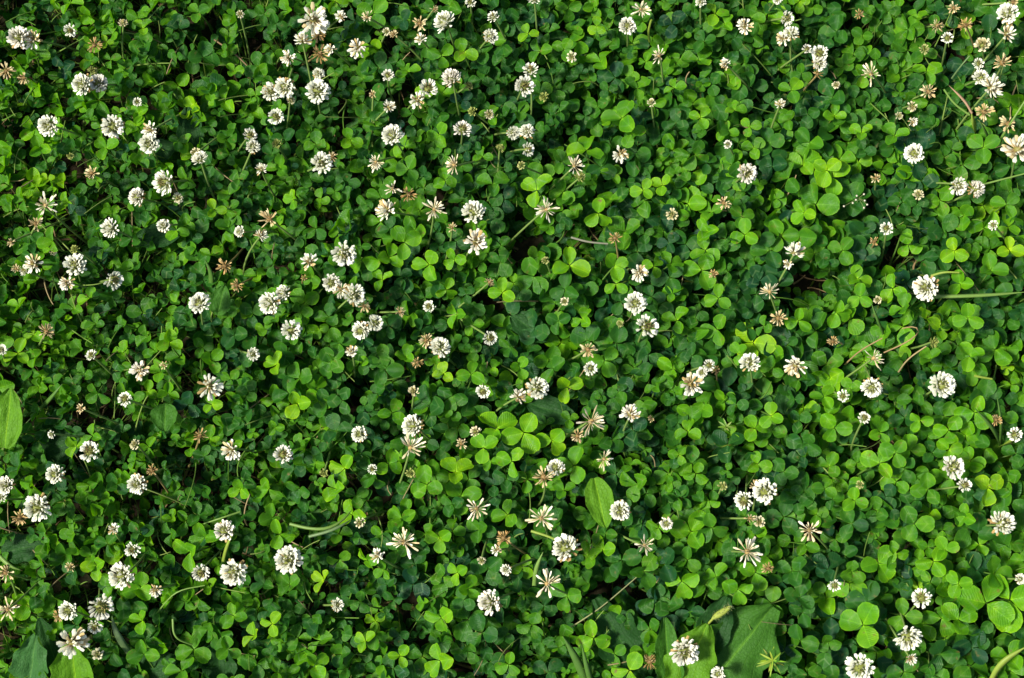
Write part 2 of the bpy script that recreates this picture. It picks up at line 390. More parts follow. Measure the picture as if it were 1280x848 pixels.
LEAVES2 = '''
256 672 27 2 252 660|238 690 29 2 249 684|212 708 29 1 221 697|212 718 19 1|165 763 28 1|178 776 21 2|200 785 18 1|242 812 28 1 230 817|180 818 25 1 170 826|206 805 18 2|55 750 18 1
176 666 17 1|121 707 25 2|135 680 18 1|82 694 25 1|318 795 21 2|300 755 20 1|350 668 23 2 343 675|405 726 22 2 415 720|450 752 19 1 455 757|459 700 22 2|550 673 24 2
552 773 25 2 543 766|603 791 30 1 597 778|516 731 30 0 526 736|550 826 28 2 545 812|394 832 24 2 403 824|427 818 17 1|492 836 26 1|500 820 19 2|400 801 25 1|457 801 20 2|440 795 20 1
340 780 20 2 347 773|335 764 20 1|360 786 22 1|362 731 22 1|330 730 22 1|572 716 20 2 567 711|585 736 17 2|580 750 16 1|610 711 29 1|492 750 15 1|636 831 21 2|585 815 23 1
777 700 30 1 766 692|852 727 30 2 854 739|890 660 27 2 886 644|895 721 22 2 903 711|881 731 27 1|944 716 28 2 948 730|922 737 26 2 923 748|742 798 28 2 740 785|812 785 24 1|787 838 28 2 771 836
677 803 19 1|685 840 25 1|757 668 17 1|735 730 20 1 728 730|680 758 23 0|860 795 19 1|855 710 18 1|823 660 20 2
1233 754 46 2 1238 738|1262 750 46 2 1280 745|1079 781 38 2 1062 780|1198 775 31 2 1187 764|1175 818 28 1 1172 812|1143 655 28 2 1138 664|1167 702 26 2 1157 702|1182 688 22 2
1118 694 24 2 1112 685|1098 704 32 2 1104 712|1065 715 22 2 1074 722|1133 730 22 0|1198 730 22 2 1206 728|1242 718 29 2 1236 706|1207 645 20 2 1215 650|1065 655 25 1 1078 655
990 714 25 1 997 706|1020 709 22 0|1000 746 27 1|1100 775 22 0|1130 770 28 1|1003 766 23 1|1000 801 29 1|1028 837 25 1|1035 803 19 1|1096 815 30 1 1110 826|1130 840 27 1|1156 842 27 1|1268 797 24 0|1226 792 23 1
'''

# gaps where the soil shows dark between the leaves: x y radius
HOLES = [(85, 62, 14), (310, 60, 18), (540, 5, 14), (505, 130, 14), (740, 300, 14), (655, 300, 16), (1100, 320, 15), (1132, 332, 16), (1090, 265, 15),
         (300, 325, 18), (100, 305, 16), (60, 372, 14), (128, 520, 18), (15, 470, 14), (110, 742, 18), (75, 730, 14), (758, 738, 18), (788, 745, 15), (870, 555, 14),
         (700, 300, 14), (820, 470, 10), (1132, 758, 16), (1100, 712, 12), (345, 738, 18), (240, 95, 16), (1182, 62, 16), (980, 365, 14), (1040, 345, 16), (1010, 365, 14),
         (10, 15, 16), (60, 30, 14), (262, 40, 14), (300, 90, 16), (640, 395, 12), (645, 330, 12), (505, 480, 14), (440, 500, 12), (700, 620, 14), (720, 660, 12), (935, 760, 14),
         (880, 760, 12), (1060, 455, 14), (1000, 350, 12), (945, 130, 12), (505, 770, 14), (470, 640, 12), (215, 90, 12), (1250, 570, 12), (1010, 780, 14), (40, 640, 12), (180, 640, 12), (690, 785, 16), (715, 770, 16)]


def parse(txt):
    out = []
    for line in txt.strip().splitlines():
        for e in line.split('|'):
            out.append(e.split())
    return out


flowers = [dict(x=float(a), y=float(b), d=float(c), k=k) for a, b, c, k in parse(FLOWERS)]
leaves = []
for e in parse(LEAVES) + parse(LEAVES2):
    q = dict(x=float(e[0]), y=float(e[1]), r=float(e[2]), t=int(e[3]))
    if len(e) > 4: q['a'] = math.atan2(-(float(e[5]) - q['y']), float(e[4]) - q['x'])
    leaves.append(q)
leaves.sort(key=lambda q: (-('a' in q), -q['r']))
leaves = leaves[:300]

# ------------------------------------------------------------------ ground
g = mesh_from('ground', [(-60, -60, 0), (60, -60, 0), (60, 60, 0), (-60, 60, 0)], [(0, 1, 2, 3)], M_SOIL, smooth=False)
tag(add('ground', g), kind='structure')

# ------------------------------------------------------------------ clover leaflets
def leaflet_grid(nu, vs_):
    us = np.linspace(-1, 1, nu)
    U, V = np.meshgrid(us, np.array(vs_))
    W = np.where(V < 0.56, 0.47 * np.sin(np.pi / 2 * np.clip(V / 0.56, 0, 1)) ** 0.85 + 0.012, 0.482 * np.sqrt(np.clip(1 - ((V - 0.56) / 0.445) ** 2, 0, 1)))
    notch = np.where(V > 0.9, 0.028 * (1 - np.abs(U)), 0.0)
    f = []
    for i in range(len(vs_) - 1):
        for j in range(nu - 1):
            a = i * nu + j
            f.append((a, a + 1, a + nu + 1, a + nu))
    return U.ravel(), (V - notch).ravel(), W.ravel(), np.array(f)


def leaflet_shape(U, V, W, fold, cup, droop, wave, ph):
    """Local leaflet: y along, x across, z up; arguments may be arrays (k,1) for k leaflets."""
    x = U * W * np.cos(fold * 0.9) + 0.0 * V
    ax = np.abs(U) * W
    z = ax * np.sin(fold) + cup * (np.abs(U) * W) ** 2 * 1.6 + droop * V ** 2 + wave * np.sin(V * 9 + ph + U * 2.2) * np.abs(U)
    y = V + 0.0 * x
    return np.stack(np.broadcast_arrays(x, y, z), axis=-1)


FINE = leaflet_grid(5, [0, .14, .34, .56, .76, .9, .985])
MID = leaflet_grid(5, [0, .2, .5, .8, .97])
COARSE = leaflet_grid(3, [0, .35, .7, .95])

PAL = np.array([[0.009, 0.056, 0.018], [0.026, 0.120, 0.009], [0.092, 0.280, 0.005], [0.19, 0.38, 0.005]])  # leaf greens; dark and bright ends also hold shade and highlight as colour


def tone_colour(t):
    t = np.clip(t, 0, 2.999)
    i = np.floor(t).astype(int)
    w = (t - i)[..., None]
    return PAL[i] * (1 - w) + PAL[np.minimum(i + 1, 3)] * w


def basis(nrm):
    nrm = nrm / np.linalg.norm(nrm, axis=-1, keepdims=True)
    X = np.cross(np.broadcast_to([0.0, 1.0, 0.0], nrm.shape), nrm)
    X /= np.linalg.norm(X, axis=-1, keepdims=True)
    return X, np.cross(nrm, X), nrm


def leaflet_frames(nrm, az, el, roll):
    """Rows side, forward, up for leaflets that leave a junction of normal nrm at azimuth az."""
    X, Y, Nn = basis(nrm)
    h = np.cos(az)[..., None] * X + np.sin(az)[..., None] * Y
    f = np.cos(el)[..., None] * h + np.sin(el)[..., None] * Nn
    s = np.cross(f, Nn); s /= np.linalg.norm(s, axis=-1, keepdims=True)
    up = np.cross(s, f)
    c, sn = np.cos(roll)[..., None], np.sin(roll)[..., None]
    return c * s + sn * up, f, c * up - sn * s


SUN_LEAN = np.array([-0.26, -0.03])


def leaf_pose(px):
    """Lean of a leaf's plane, lift of its leaflets and their folding; looser and steeper towards x = 0."""
    k = np.clip((520 - np.asarray(px)) / 520, 0, 1)
    n = np.shape(px)
    lean = SUN_LEAN + rng.normal(0, 1, n + (2,)) * (0.39 + 0.06 * k)[..., None]
    lift = 0.18 + 0.28 * k
    fold = 0.42 + 0.22 * k
    return lean, lift, fold, k


VARIANTS = []
for i in range(14):
    fo = [0.05, 0.12, 0.18, 0.25, 0.1, 0.3, 0.4, 0.5, 0.62, 0.22, 0.15, 0.35, 0.08, 0.75][i]
    sh = leaflet_shape(FINE[0], FINE[1], FINE[2] * rng.uniform(0.9, 1.08), fo, rng.uniform(-0.25, 0.5), rng.uniform(-0.22, 0.05), 0.03 + 0.02 * (i % 3), rng.uniform(0, 6))
    uv = np.stack([0.5 + FINE[0] * FINE[2], FINE[1]], axis=1)
    VARIANTS.append((fo, mesh_from('leaflet', sh, FINE[3], M_LEAF_OBJ, uvs=uv)))
VARIANTS.sort(key=lambda v: v[0])
FOLDS = np.array([v[0] for v in VARIANTS])


def pick_variant(fold):
    j = int(np.argmin(np.abs(FOLDS - fold)))
    return VARIANTS[int(np.clip(j + rng.integers(-1, 2), 0, len(VARIANTS) - 1))][1]


def build_leaf(q, z):
    P = at(q['x'], q['y'], z)
    lean, lift, fold, k = leaf_pose(q['x'])
    if q['r'] > 24: lean = lean * 0.8; lift *= 0.7
    nrm = np.array([lean[0], lean[1], 1.0])
    a0 = q.get('a', rng.uniform(0, 2 * math.pi))
    root = np.array([P[0] + rng.normal(0, 0.014), P[1] + rng.normal(0, 0.014), 0.0])
    e = empty('clover_leaf', root)
    L = q['r'] * MPP * 0.83 * (1.0 - 0.12 * (z - 0.06))
    tone = [0.3, 1.05, 1.95][q['t']] + 0.25 * k + rng.normal(0, 0.3)  # leaf colour lightened towards the left in place of light
    q['e'] = e
    gap = rng.uniform(1.85, 2.2)
    for j, da in enumerate((0, gap, -gap)):
        el = lift + rng.normal(0, 0.27 + 0.09 * k)
        s, f, up = leaflet_frames(nrm, np.array(a0 + da + rng.normal(0, 0.1)), np.array(el), np.array(rng.normal(0, 0.14)))
        Lj = L * rng.uniform(0.92, 1.07)
        o = P - root + f * L * 0.03
        m = Matrix(((s[0] * Lj, f[0] * Lj, up[0] * Lj, o[0]), (s[1] * Lj, f[1] * Lj, up[1] * Lj, o[1]), (s[2] * Lj, f[2] * Lj, up[2] * Lj, o[2]), (0, 0, 0, 1)))
        ob = add('leaflet', pick_variant(abs(fold + rng.normal(0, 0.12))), e, m)
        c = tone_colour(np.array(tone + rng.normal(0, 0.12)))
        ob.color = (*[float(v) for v in c], 1.0)
    mid = (P - root) * 0.55 + np.array([rng.normal(0, 0.006), rng.normal(0, 0.006), 0.004])
    v, fc = tube(bezier((0, 0, -0.002), mid, P - root, 6), 0.0011, 0.0007, 5)
    pt = add('petiole', mesh_from('petiole', v, fc, M_STEM), e)
    pt.color = (0.10, 0.20, 0.03, 1)
    return e


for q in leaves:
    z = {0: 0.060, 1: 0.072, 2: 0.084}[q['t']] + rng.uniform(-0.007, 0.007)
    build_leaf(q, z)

# ------------------------------------------------------------------ the rest of the clover: one mass of leaves
FX0, FX1, FY0, FY1 = -1.15, 1.15, -0.9, 1.05


def to_pixel(P):
    d = P - CAM
    zc = d @ _f
    k = 36.0 / LENS / PW
    return PW / 2 + (d @ _r) / zc / k, PH / 2 - (d @ _u) / zc / k


def jitter_grid(spacing, amount=0.62):
    xs = np.arange(FX0, FX1, spacing); ys = np.arange(FY0, FY1, spacing * 0.9)
    X, Y = np.meshgrid(xs, ys)
    X[::2] += spacing / 2
    p = np.stack([X.ravel(), Y.ravel()], 1)
    return p + rng.uniform(-amount, amount, p.shape) * spacing


def field(p, s, seed):
    """Smooth random field of about unit size, wavelength s metres."""
    r = np.random.default_rng(seed)
    out = np.zeros(len(p))
    for _ in range(7):
        a = r.uniform(0, 2 * math.pi); w = 2 * math.pi / (s * r.uniform(0.6, 1.5))
        out += np.sin((p[:, 0] * math.cos(a) + p[:, 1] * math.sin(a)) * w + r.uniform(0, 6.28))
    return out / 2.2


pts, zs, tones, sizes = [], [], [], []
holes = np.array(HOLES, float)
leaf_xy = np.array([(q['x'], q['y'], q['r']) for q in leaves])
plantain_xy = np.array([(75, 560, 26), (15, 525, 26), (925, 805, 30), (900, 785, 22), (870, 810, 22), (775, 795, 28), (752, 628, 22), (45, 820, 22), (92, 828, 22), (30, 687, 24), (690, 515, 20),
                        (190, 835, 24), (275, 830, 22), (200, 298, 18), (245, 160, 18), (205, 187, 18)], float)
for spacing, z0, z1, keep_hole, tone_m in ((0.0182, 0.052, 0.072, 0.0, 1.05), (0.0182, 0.034, 0.054, 0.05, 0.85), (0.0195, 0.018, 0.036, 0.35, 0.75), (0.023, 0.008, 0.020, 0.75, 0.7)):  # deeper layers get darker greens: canopy shade put into the colour
    p = jitter_grid(spacing)
    z = rng.uniform(z0, z1, len(p)) + 0.006 * field(p, 0.35, 3)
    P3 = np.concatenate([p, z[:, None]], 1)
    px, py = to_pixel(P3)
    keep = np.ones(len(p), bool)
    for hx, hy, hr in holes:
        ins = (px - hx) ** 2 + (py - hy) ** 2 < (hr * (1.4 if z0 > 0.03 else 1.0)) ** 2
        keep &= ~(ins & (rng.random(len(p)) > keep_hole))
    if z0 > 0.03:
        for hx, hy, hr in plantain_xy:
            keep &= (px - hx) ** 2 + (py - hy) ** 2 > (0.72 * hr) ** 2
    if z0 > 0.05:      # top layer: leave room for the leaves set out one by one
        for lx, ly, lr in leaf_xy:
            keep &= (px - lx) ** 2 + (py - ly) ** 2 > (lr * 0.62) ** 2
    keep &= rng.random(len(p)) > 0.06 + 0.10 * (field(p, 0.16, 11) > 0.8)
    right = np.clip((px - 200) / 900, 0, 1)
    t = tone_m + 0.10 * right + 0.42 * np.clip((560 - px) / 560, 0, 1) + 0.15 * field(p, 0.17, 21) + rng.normal(0, 0.46, len(p))  # colour lightened towards the left, standing in for light between steep leaves
    sz = rng.normal(0.0138, 0.0026, len(p)) * (0.88 + 0.26 * right) * (1 + 0.05 * field(p, 0.3, 8))
    # here and there a patch of tiny young leaves
    sz = np.where(rng.random(len(p)) < 0.12, sz * 0.62, sz)
    pts.append(P3[keep]); tones.append(t[keep]); sizes.append(np.clip(sz, 0.006, 0.028)[keep])
extra = [q for q in (dict(x=float(e[0]), y=float(e[1]), r=float(e[2]), t=int(e[3])) for e in parse(LEAVES) + parse(LEAVES2)) if not any(l['x'] == q['x'] and l['y'] == q['y'] for l in leaves)]
pts.append(np.array([at(q['x'], q['y'], 0.074) for q in extra]))
tones.append(np.array([q['t'] + 0.0 for q in extra])); sizes.append(np.array([q['r'] * MPP for q in extra]))
PTS = np.concatenate(pts); TON = np.concatenate(tones); SIZ = np.concatenate(sizes)
PX, PY = to_pixel(PTS)
in_frame = (PX > -50) & (PX < 1330) & (PY > -50) & (PY < 898)
thin = in_frame | ((PTS[:, 2] > 0.034) & (rng.random(len(PTS)) < 0.62))       # beyond the frame only the upper layers
PTS, TON, SIZ, PX, in_frame = PTS[thin], TON[thin], SIZ[thin], PX[thin], in_frame[thin]
SIZ = np.where(in_frame, SIZ, SIZ * 1.15)


def leaf_mass(P, tone, size, px, grid, sides, rings):
    n = len(P)
    U, V, W, F = grid
    lean, lift, fold, k = leaf_pose(px)
    nrm = np.concatenate([lean, np.ones((n, 1))], 1)
    a0 = rng.uniform(0, 2 * math.pi, n)
    gap = rng.uniform(1.85, 2.2, n)
    VV, FF, CC, UU = [], [], [], []
    base = 0
    nv = len(U)
    for j in (0, 1, -1):
        az = a0 + j * gap + rng.normal(0, 0.1, n)
        el = lift + rng.normal(0, 1, n) * (0.28 + 0.10 * k)
        s, f, up = leaflet_frames(nrm, az, el, rng.normal(0, 0.15, n))
        c1 = lambda v: np.asarray(v)[:, None]
        sh = leaflet_shape(U[None], V[None], W[None] * c1(rng.uniform(0.86, 1.1, n)), c1(np.abs(fold + rng.normal(0, 0.15, n))), c1(rng.uniform(-0.25, 0.5, n)),
                           c1(rng.uniform(-0.25, 0.05, n)), c1(rng.uniform(0.02, 0.07, n)), c1(rng.uniform(0, 6, n)))
        L = size * rng.uniform(0.9, 1.08, n)
        co = P[:, None, :] + L[:, None, None] * (sh[..., 0:1] * s[:, None] + (sh[..., 1:2] + 0.03) * f[:, None] + sh[..., 2:3] * up[:, None])
        VV.append(co.reshape(-1, 3))
        FF.append((F[None] + (base + np.arange(n) * nv)[:, None, None]).reshape(-1, 4))
        cc = tone_colour(tone + rng.normal(0, 0.1, n))
        CC.append(np.repeat(cc, nv, axis=0))
        UU.append(np.tile(np.stack([0.5 + U * W, V], 1), (n, 1)))
        base += n * nv
    # petioles
    root = P.copy(); root[:, :2] += rng.normal(0, 1, (n, 2)) * (0.013 + 0.012 * k)[:, None]; root[:, 2] = -0.002
    mid = root + (P - root) * 0.55; mid[:, :2] += rng.normal(0, 0.005, (n, 2))
    t = np.linspace(0, 1, rings)[None, :, None]
    path = (1 - t) ** 2 * root[:, None] + 2 * t * (1 - t) * mid[:, None] + t ** 2 * P[:, None]
    ang = np.linspace(0, 2 * math.pi, sides, endpoint=False)
    rad = (np.linspace(0.0011, 0.0007, rings))[None, :, None, None] * (size / 0.016)[:, None, None, None]
    off = np.stack([np.cos(ang), np.sin(ang), 0 * ang], 1)[None, None]
    co = path[:, :, None, :] + rad * off
    VV.append(co.reshape(-1, 3))
    f0 = np.array([(i * sides + a, i * sides + (a + 1) % sides, (i + 1) * sides + (a + 1) % sides, (i + 1) * sides + a) for i in range(rings - 1) for a in range(sides)])
    FF.append((f0[None] + (base + np.arange(n) * sides * rings)[:, None, None]).reshape(-1, 4))
    CC.append(np.tile(np.array([0.085, 0.17, 0.03]), (n * sides * rings, 1)))
    UU.append(np.tile(np.array([0.8, 0.0]), (n * sides * rings, 1)))
    return np.concatenate(VV), np.concatenate(FF), np.concatenate(CC), np.concatenate(UU)


top = in_frame & (PTS[:, 2] > 0.036)
low = in_frame & ~top
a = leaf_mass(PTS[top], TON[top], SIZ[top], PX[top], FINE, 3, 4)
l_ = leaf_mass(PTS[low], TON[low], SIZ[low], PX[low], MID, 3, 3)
a = (np.concatenate([a[0], l_[0]]), np.concatenate([a[1], l_[1] + len(a[0])]), np.concatenate([a[2], l_[2]]), np.concatenate([a[3], l_[3]]))
o_ = ~in_frame
b = leaf_mass(PTS[o_], TON[o_], SIZ[o_], PX[o_], COARSE, 3, 3)
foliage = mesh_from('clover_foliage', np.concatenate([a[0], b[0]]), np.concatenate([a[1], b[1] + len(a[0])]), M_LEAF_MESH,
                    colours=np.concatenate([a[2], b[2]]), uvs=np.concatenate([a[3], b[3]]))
tag(add('clover_foliage', foliage), 'dense mass of smaller green clover leaves filling the lawn between the larger ones', 'clover', kind='stuff')
print('leaves in frame', int(in_frame.sum()), 'beyond', int(o_.sum()))

def mixc_(a, b, t):
    return a * (1 - t) + b * t


# dead stalks and crumbs lying on the soil
n = 2200
V_, F_, C_ = [], [], []
for i in range(n):
    x, y = rng.uniform(-0.62, 0.62), rng.uniform(-0.45, 0.5)
    l, w, aa = rng.uniform(0.006, 0.035), rng.uniform(0.0007, 0.0018), rng.uniform(0, 6.28)
    p0 = np.array([x, y, rng.uniform(0.001, 0.022)]); p2 = p0 + np.array([math.cos(aa) * l, math.sin(aa) * l, rng.uniform(-0.0, 0.006)])
    v, f = tube(bezier(p0, (p0 + p2) / 2 + rng.normal(0, 0.003, 3) * (1, 1, 0.3), p2, 4), w, w * 0.6, 3)
    F_.append(f + sum(len(k) for k in V_)); V_.append(v)
    c = np.array([0.22, 0.15, 0.075]) * rng.uniform(0.5, 1.4)
    C_.append(np.tile(c, (len(v), 1)))
tag(add('dry_litter', mesh_from('dry_litter', np.concatenate(V_), np.concatenate(F_), M_LITTER, colours=np.concatenate(C_))),
    'thin brown dead stalks lying on the dark soil under the clover', 'litter', kind='stuff')

# thin grass and bare stalks threading through the leaves, too fine and too many to count
V_, F_, C_, nb = [], [], [], 0
for i in range(640):
    px_ = 1280 * rng.random() ** 1.3; py_ = rng.uniform(0, 848)
    if i % 9 == 0: px_, py_ = rng.uniform(1120, 1280), rng.uniform(0, 210)
    aa = rng.uniform(0, 6.28); l = rng.uniform(18, 62)
    q0 = (px_, py_); q2 = (px_ + math.cos(aa) * l, py_ + math.sin(aa) * l)
    za, zb = rng.uniform(0.02, 0.05), rng.uniform(0.055, 0.084)
    p0, p2 = at(*q0, za), at(*q2, zb)
    mid = (p0 + p2) / 2 + np.array([rng.normal(0, 0.005), rng.normal(0, 0.005), rng.uniform(0.003, 0.012)])
    w = rng.uniform(0.0005, 0.0010)
    v, f = tube(bezier(p0, mid, p2, 7), w, w * 0.6, 4)
    F_.append(f + nb); V_.append(v); nb += len(v)
    c = mixc_(np.array([0.08, 0.19, 0.02]), np.array([0.24, 0.32, 0.08]), rng.random()) if rng.random() < 0.86 else np.array([0.34, 0.26, 0.13])
    C_.append(np.tile(c, (len(v), 1)))
tag(add('fine_grass', mesh_from('fine_grass', np.concatenate(V_), np.concatenate(F_), M_LITTER, colours=np.concatenate(C_))),
    'fine pale grass stems and bare stalks threading through the clover', 'grass', kind='stuff')

# ------------------------------------------------------------------ clover flower heads
def floret_template():
    rings = [(0.0, .10, .10, 0.0), (.30, .13, .13, 0.0), (.55, .20, .20, .02), (.80, .29, .18, .07), (1.0, .12, .05, .17)]
    v, f, t = [], [], []
    for y, hw, hh, zo in rings:
        v += [(hw, y, zo), (0, y, zo + hh), (-hw, y, zo), (0, y, zo - hh)]
        t += [y] * 4
    for i in range(4):
        for j in range(4):
            k = (j + 1) % 4
            f.append((i * 4 + j, i * 4 + k, (i + 1) * 4 + k, (i + 1) * 4 + j))
    b0 = len(v)
    for y, hw, zc, ze in ((.48, .14, .20, .12), (.84, .36, .32, .20), (1.16, .22, .42, .36)):
        v += [(-hw, y, ze), (0, y, zc), (hw, y, ze)]
        t += [min(y, 1)] * 3
    for i in range(2):
        for j in range(2):
            q_ = b0 + i * 3 + j
            f.append((q_, q_ + 1, q_ + 4, q_ + 3))
    return np.array(v, float), np.array(f), np.array(t)


FLV, FLF, FLT = floret_template()
FLORET_MESH = mesh_from('floret', FLV, FLF, M_FLORET, colours=np.repeat(np.clip((FLT - 0.25) / 0.5, 0, 1)[:, None], 3, axis=1))
WHITE = np.array([0.92, 0.915, 0.75]); CREAM = np.array([0.76, 0.66, 0.38]); GCREAM = np.array([0.34, 0.38, 0.09]); TAN = np.array([0.52, 0.36, 0.13])
BROWN = np.array([0.24, 0.15, 0.05]); ORANGE = np.array([0.50, 0.29, 0.09]); PINK = np.array([0.78, 0.62, 0.58]); GREEN = np.array([0.16, 0.25, 0.04])


def mixc(a, b, t):
    return a * (1 - t) + b * t


def head_florets(kind, R):
    """Per floret: theta from the head's axis, phi, foot radius, length, width factor, foot colour, tip colour."""
    out = []
    ga = math.pi * (3 - math.sqrt(5))
    U = rng.uniform

    def shell(n, th0, th1, fn):
        c0, c1 = math.cos(th0), math.cos(th1)
        for i in range(n):
            th = math.acos(c0 + (c1 - c0) * (i + 0.5) / n)
            out.append(fn(th + rng.normal(0, 0.07), i * ga + U(0, 0.5)))
    blush = U() < 0.2
    white = mixc(WHITE, PINK, U(0.1, 0.3)) if blush else WHITE
    if kind in 'FG':
        mature = U(0.3, 0.62) if kind == 'F' else U(0.6, 0.8)
        c_in = mixc(GCREAM, mixc(BROWN, CREAM, U(0.3, 0.7)), 0.15 if kind == 'G' else U(0.2, 0.7))
        shell(int(U(9, 16)), 0.02, mature, lambda t, p: (t, p, 0.42 * R, R * U(0.22, 0.46), U(0.4, 0.6), GREEN * 0.7, mixc(c_in * 0.8, white, U(0.0, 1.0) ** 2.5)))
        shell(int(U(64, 84)), mature, 1.62, lambda t, p: (t, p, 0.42 * R, R * U(0.46, 0.62), U(0.50, 0.70), mixc(GREEN, BROWN, U(0.0, 0.7)), white * U(0.88, 1.04)))
        if U() < 0.65:
            shell(int(U(5, 16)), 1.7, 2.3, lambda t, p: (t, p, 0.28 * R, R * U(0.5, 0.75), 0.5, BROWN, mixc(TAN, BROWN, U(0, 0.6))))
    elif kind == 'R':
        m = U(0.62, 0.85)
        c_in = mixc(mixc(BROWN, TAN, U(0.0, 0.4)), GCREAM, U(0.1, 0.5)) * 0.75
        shell(int(U(18, 26)), 0.02, m, lambda t, p: (t, p, 0.38 * R, R * U(0.24, 0.38), U(0.55, 0.7), GREEN * 0.8, mixc(c_in, CREAM, U(0.0, 0.25))))
        shell(int(U(38, 50)), m + 0.05, 1.6, lambda t, p: (t, p, 0.42 * R, R * U(0.44, 0.6), U(0.52, 0.72), mixc(GREEN, BROWN, U(0, 0.6)), white * U(0.88, 1.03)))
    elif kind in 'BK':
        tip = mixc(GCREAM, CREAM, U(0.0, 0.35)) if kind == 'B' else mixc(CREAM, WHITE, U(0.2, 0.6))
        inn = GCREAM if kind == 'B' else mixc(GCREAM, TAN, U(0.2, 0.7))
        shell(16, 0.02, 0.8, lambda t, p: (t, p, 0.35 * R, R * U(0.45, 0.6), 0.7, GREEN, mixc(inn, tip, U(0, 0.4))))
        shell(24, 0.8, 1.8, lambda t, p: (t, p, 0.32 * R, R * U(0.55, 0.72), 0.75, GREEN, mixc(tip, inn, U(0, 0.5))))
    elif kind == 'H':
        ph0 = U(0, 6.28)
        def fn(t, p):
            d = 0.5 + 0.5 * math.cos(p - ph0)
            old = U() < 0.55 * d ** 1.5
            return (t + U(0, 0.25) * old, p, 0.25 * R, R * U(0.6, 0.95), U(0.42, 0.6), mixc(TAN, BROWN, U(0, 1)), mixc(TAN, CREAM, U(0, 0.8)) if old else mixc(white, CREAM, U(0, 0.25)))
        shell(int(U(34, 44)), 0.1, 1.8, fn)
    elif kind == 'S':
        k = U(0.1, 0.8)
        shell(int(U(8, 12)), 0.1, 0.75, lambda t, p: (t, p, 0.2 * R, R * U(0.45, 0.75), U(0.2, 0.32), TAN, mixc(mixc(WHITE, CREAM, U(0.1, 0.9)), TAN, k * U(0, 0.8))))
        shell(int(U(20, 30)), 0.7, 2.0, lambda t, p: (t, p, 0.2 * R, R * U(0.35, 1.0), U(0.2, 0.36), mixc(TAN, BROWN, U(0, 0.7)), mixc(mixc(WHITE, CREAM, U(0.1, 1.0)), TAN, k * U(0, 1))))
    elif kind == 'T':
        shell(int(U(24, 32)), 0.1, 2.0, lambda t, p: (t, p, 0.25 * R, R * U(0.5, 0.9), U(0.3, 0.48), mixc(BROWN, TAN, U(0, 0.6)), mixc(mixc(TAN, ORANGE, U(0, 0.3)), CREAM, U(0.1, 1.0))))
    else:
        shell(int(U(26, 34)), 0.2, 2.2, lambda t, p: (t, p, 0.25 * R, R * U(0.45, 0.85), U(0.26, 0.42), BROWN, mixc(ORANGE, mixc(TAN, CREAM, U(0, 0.6)), U(0, 1.0))))
    return out


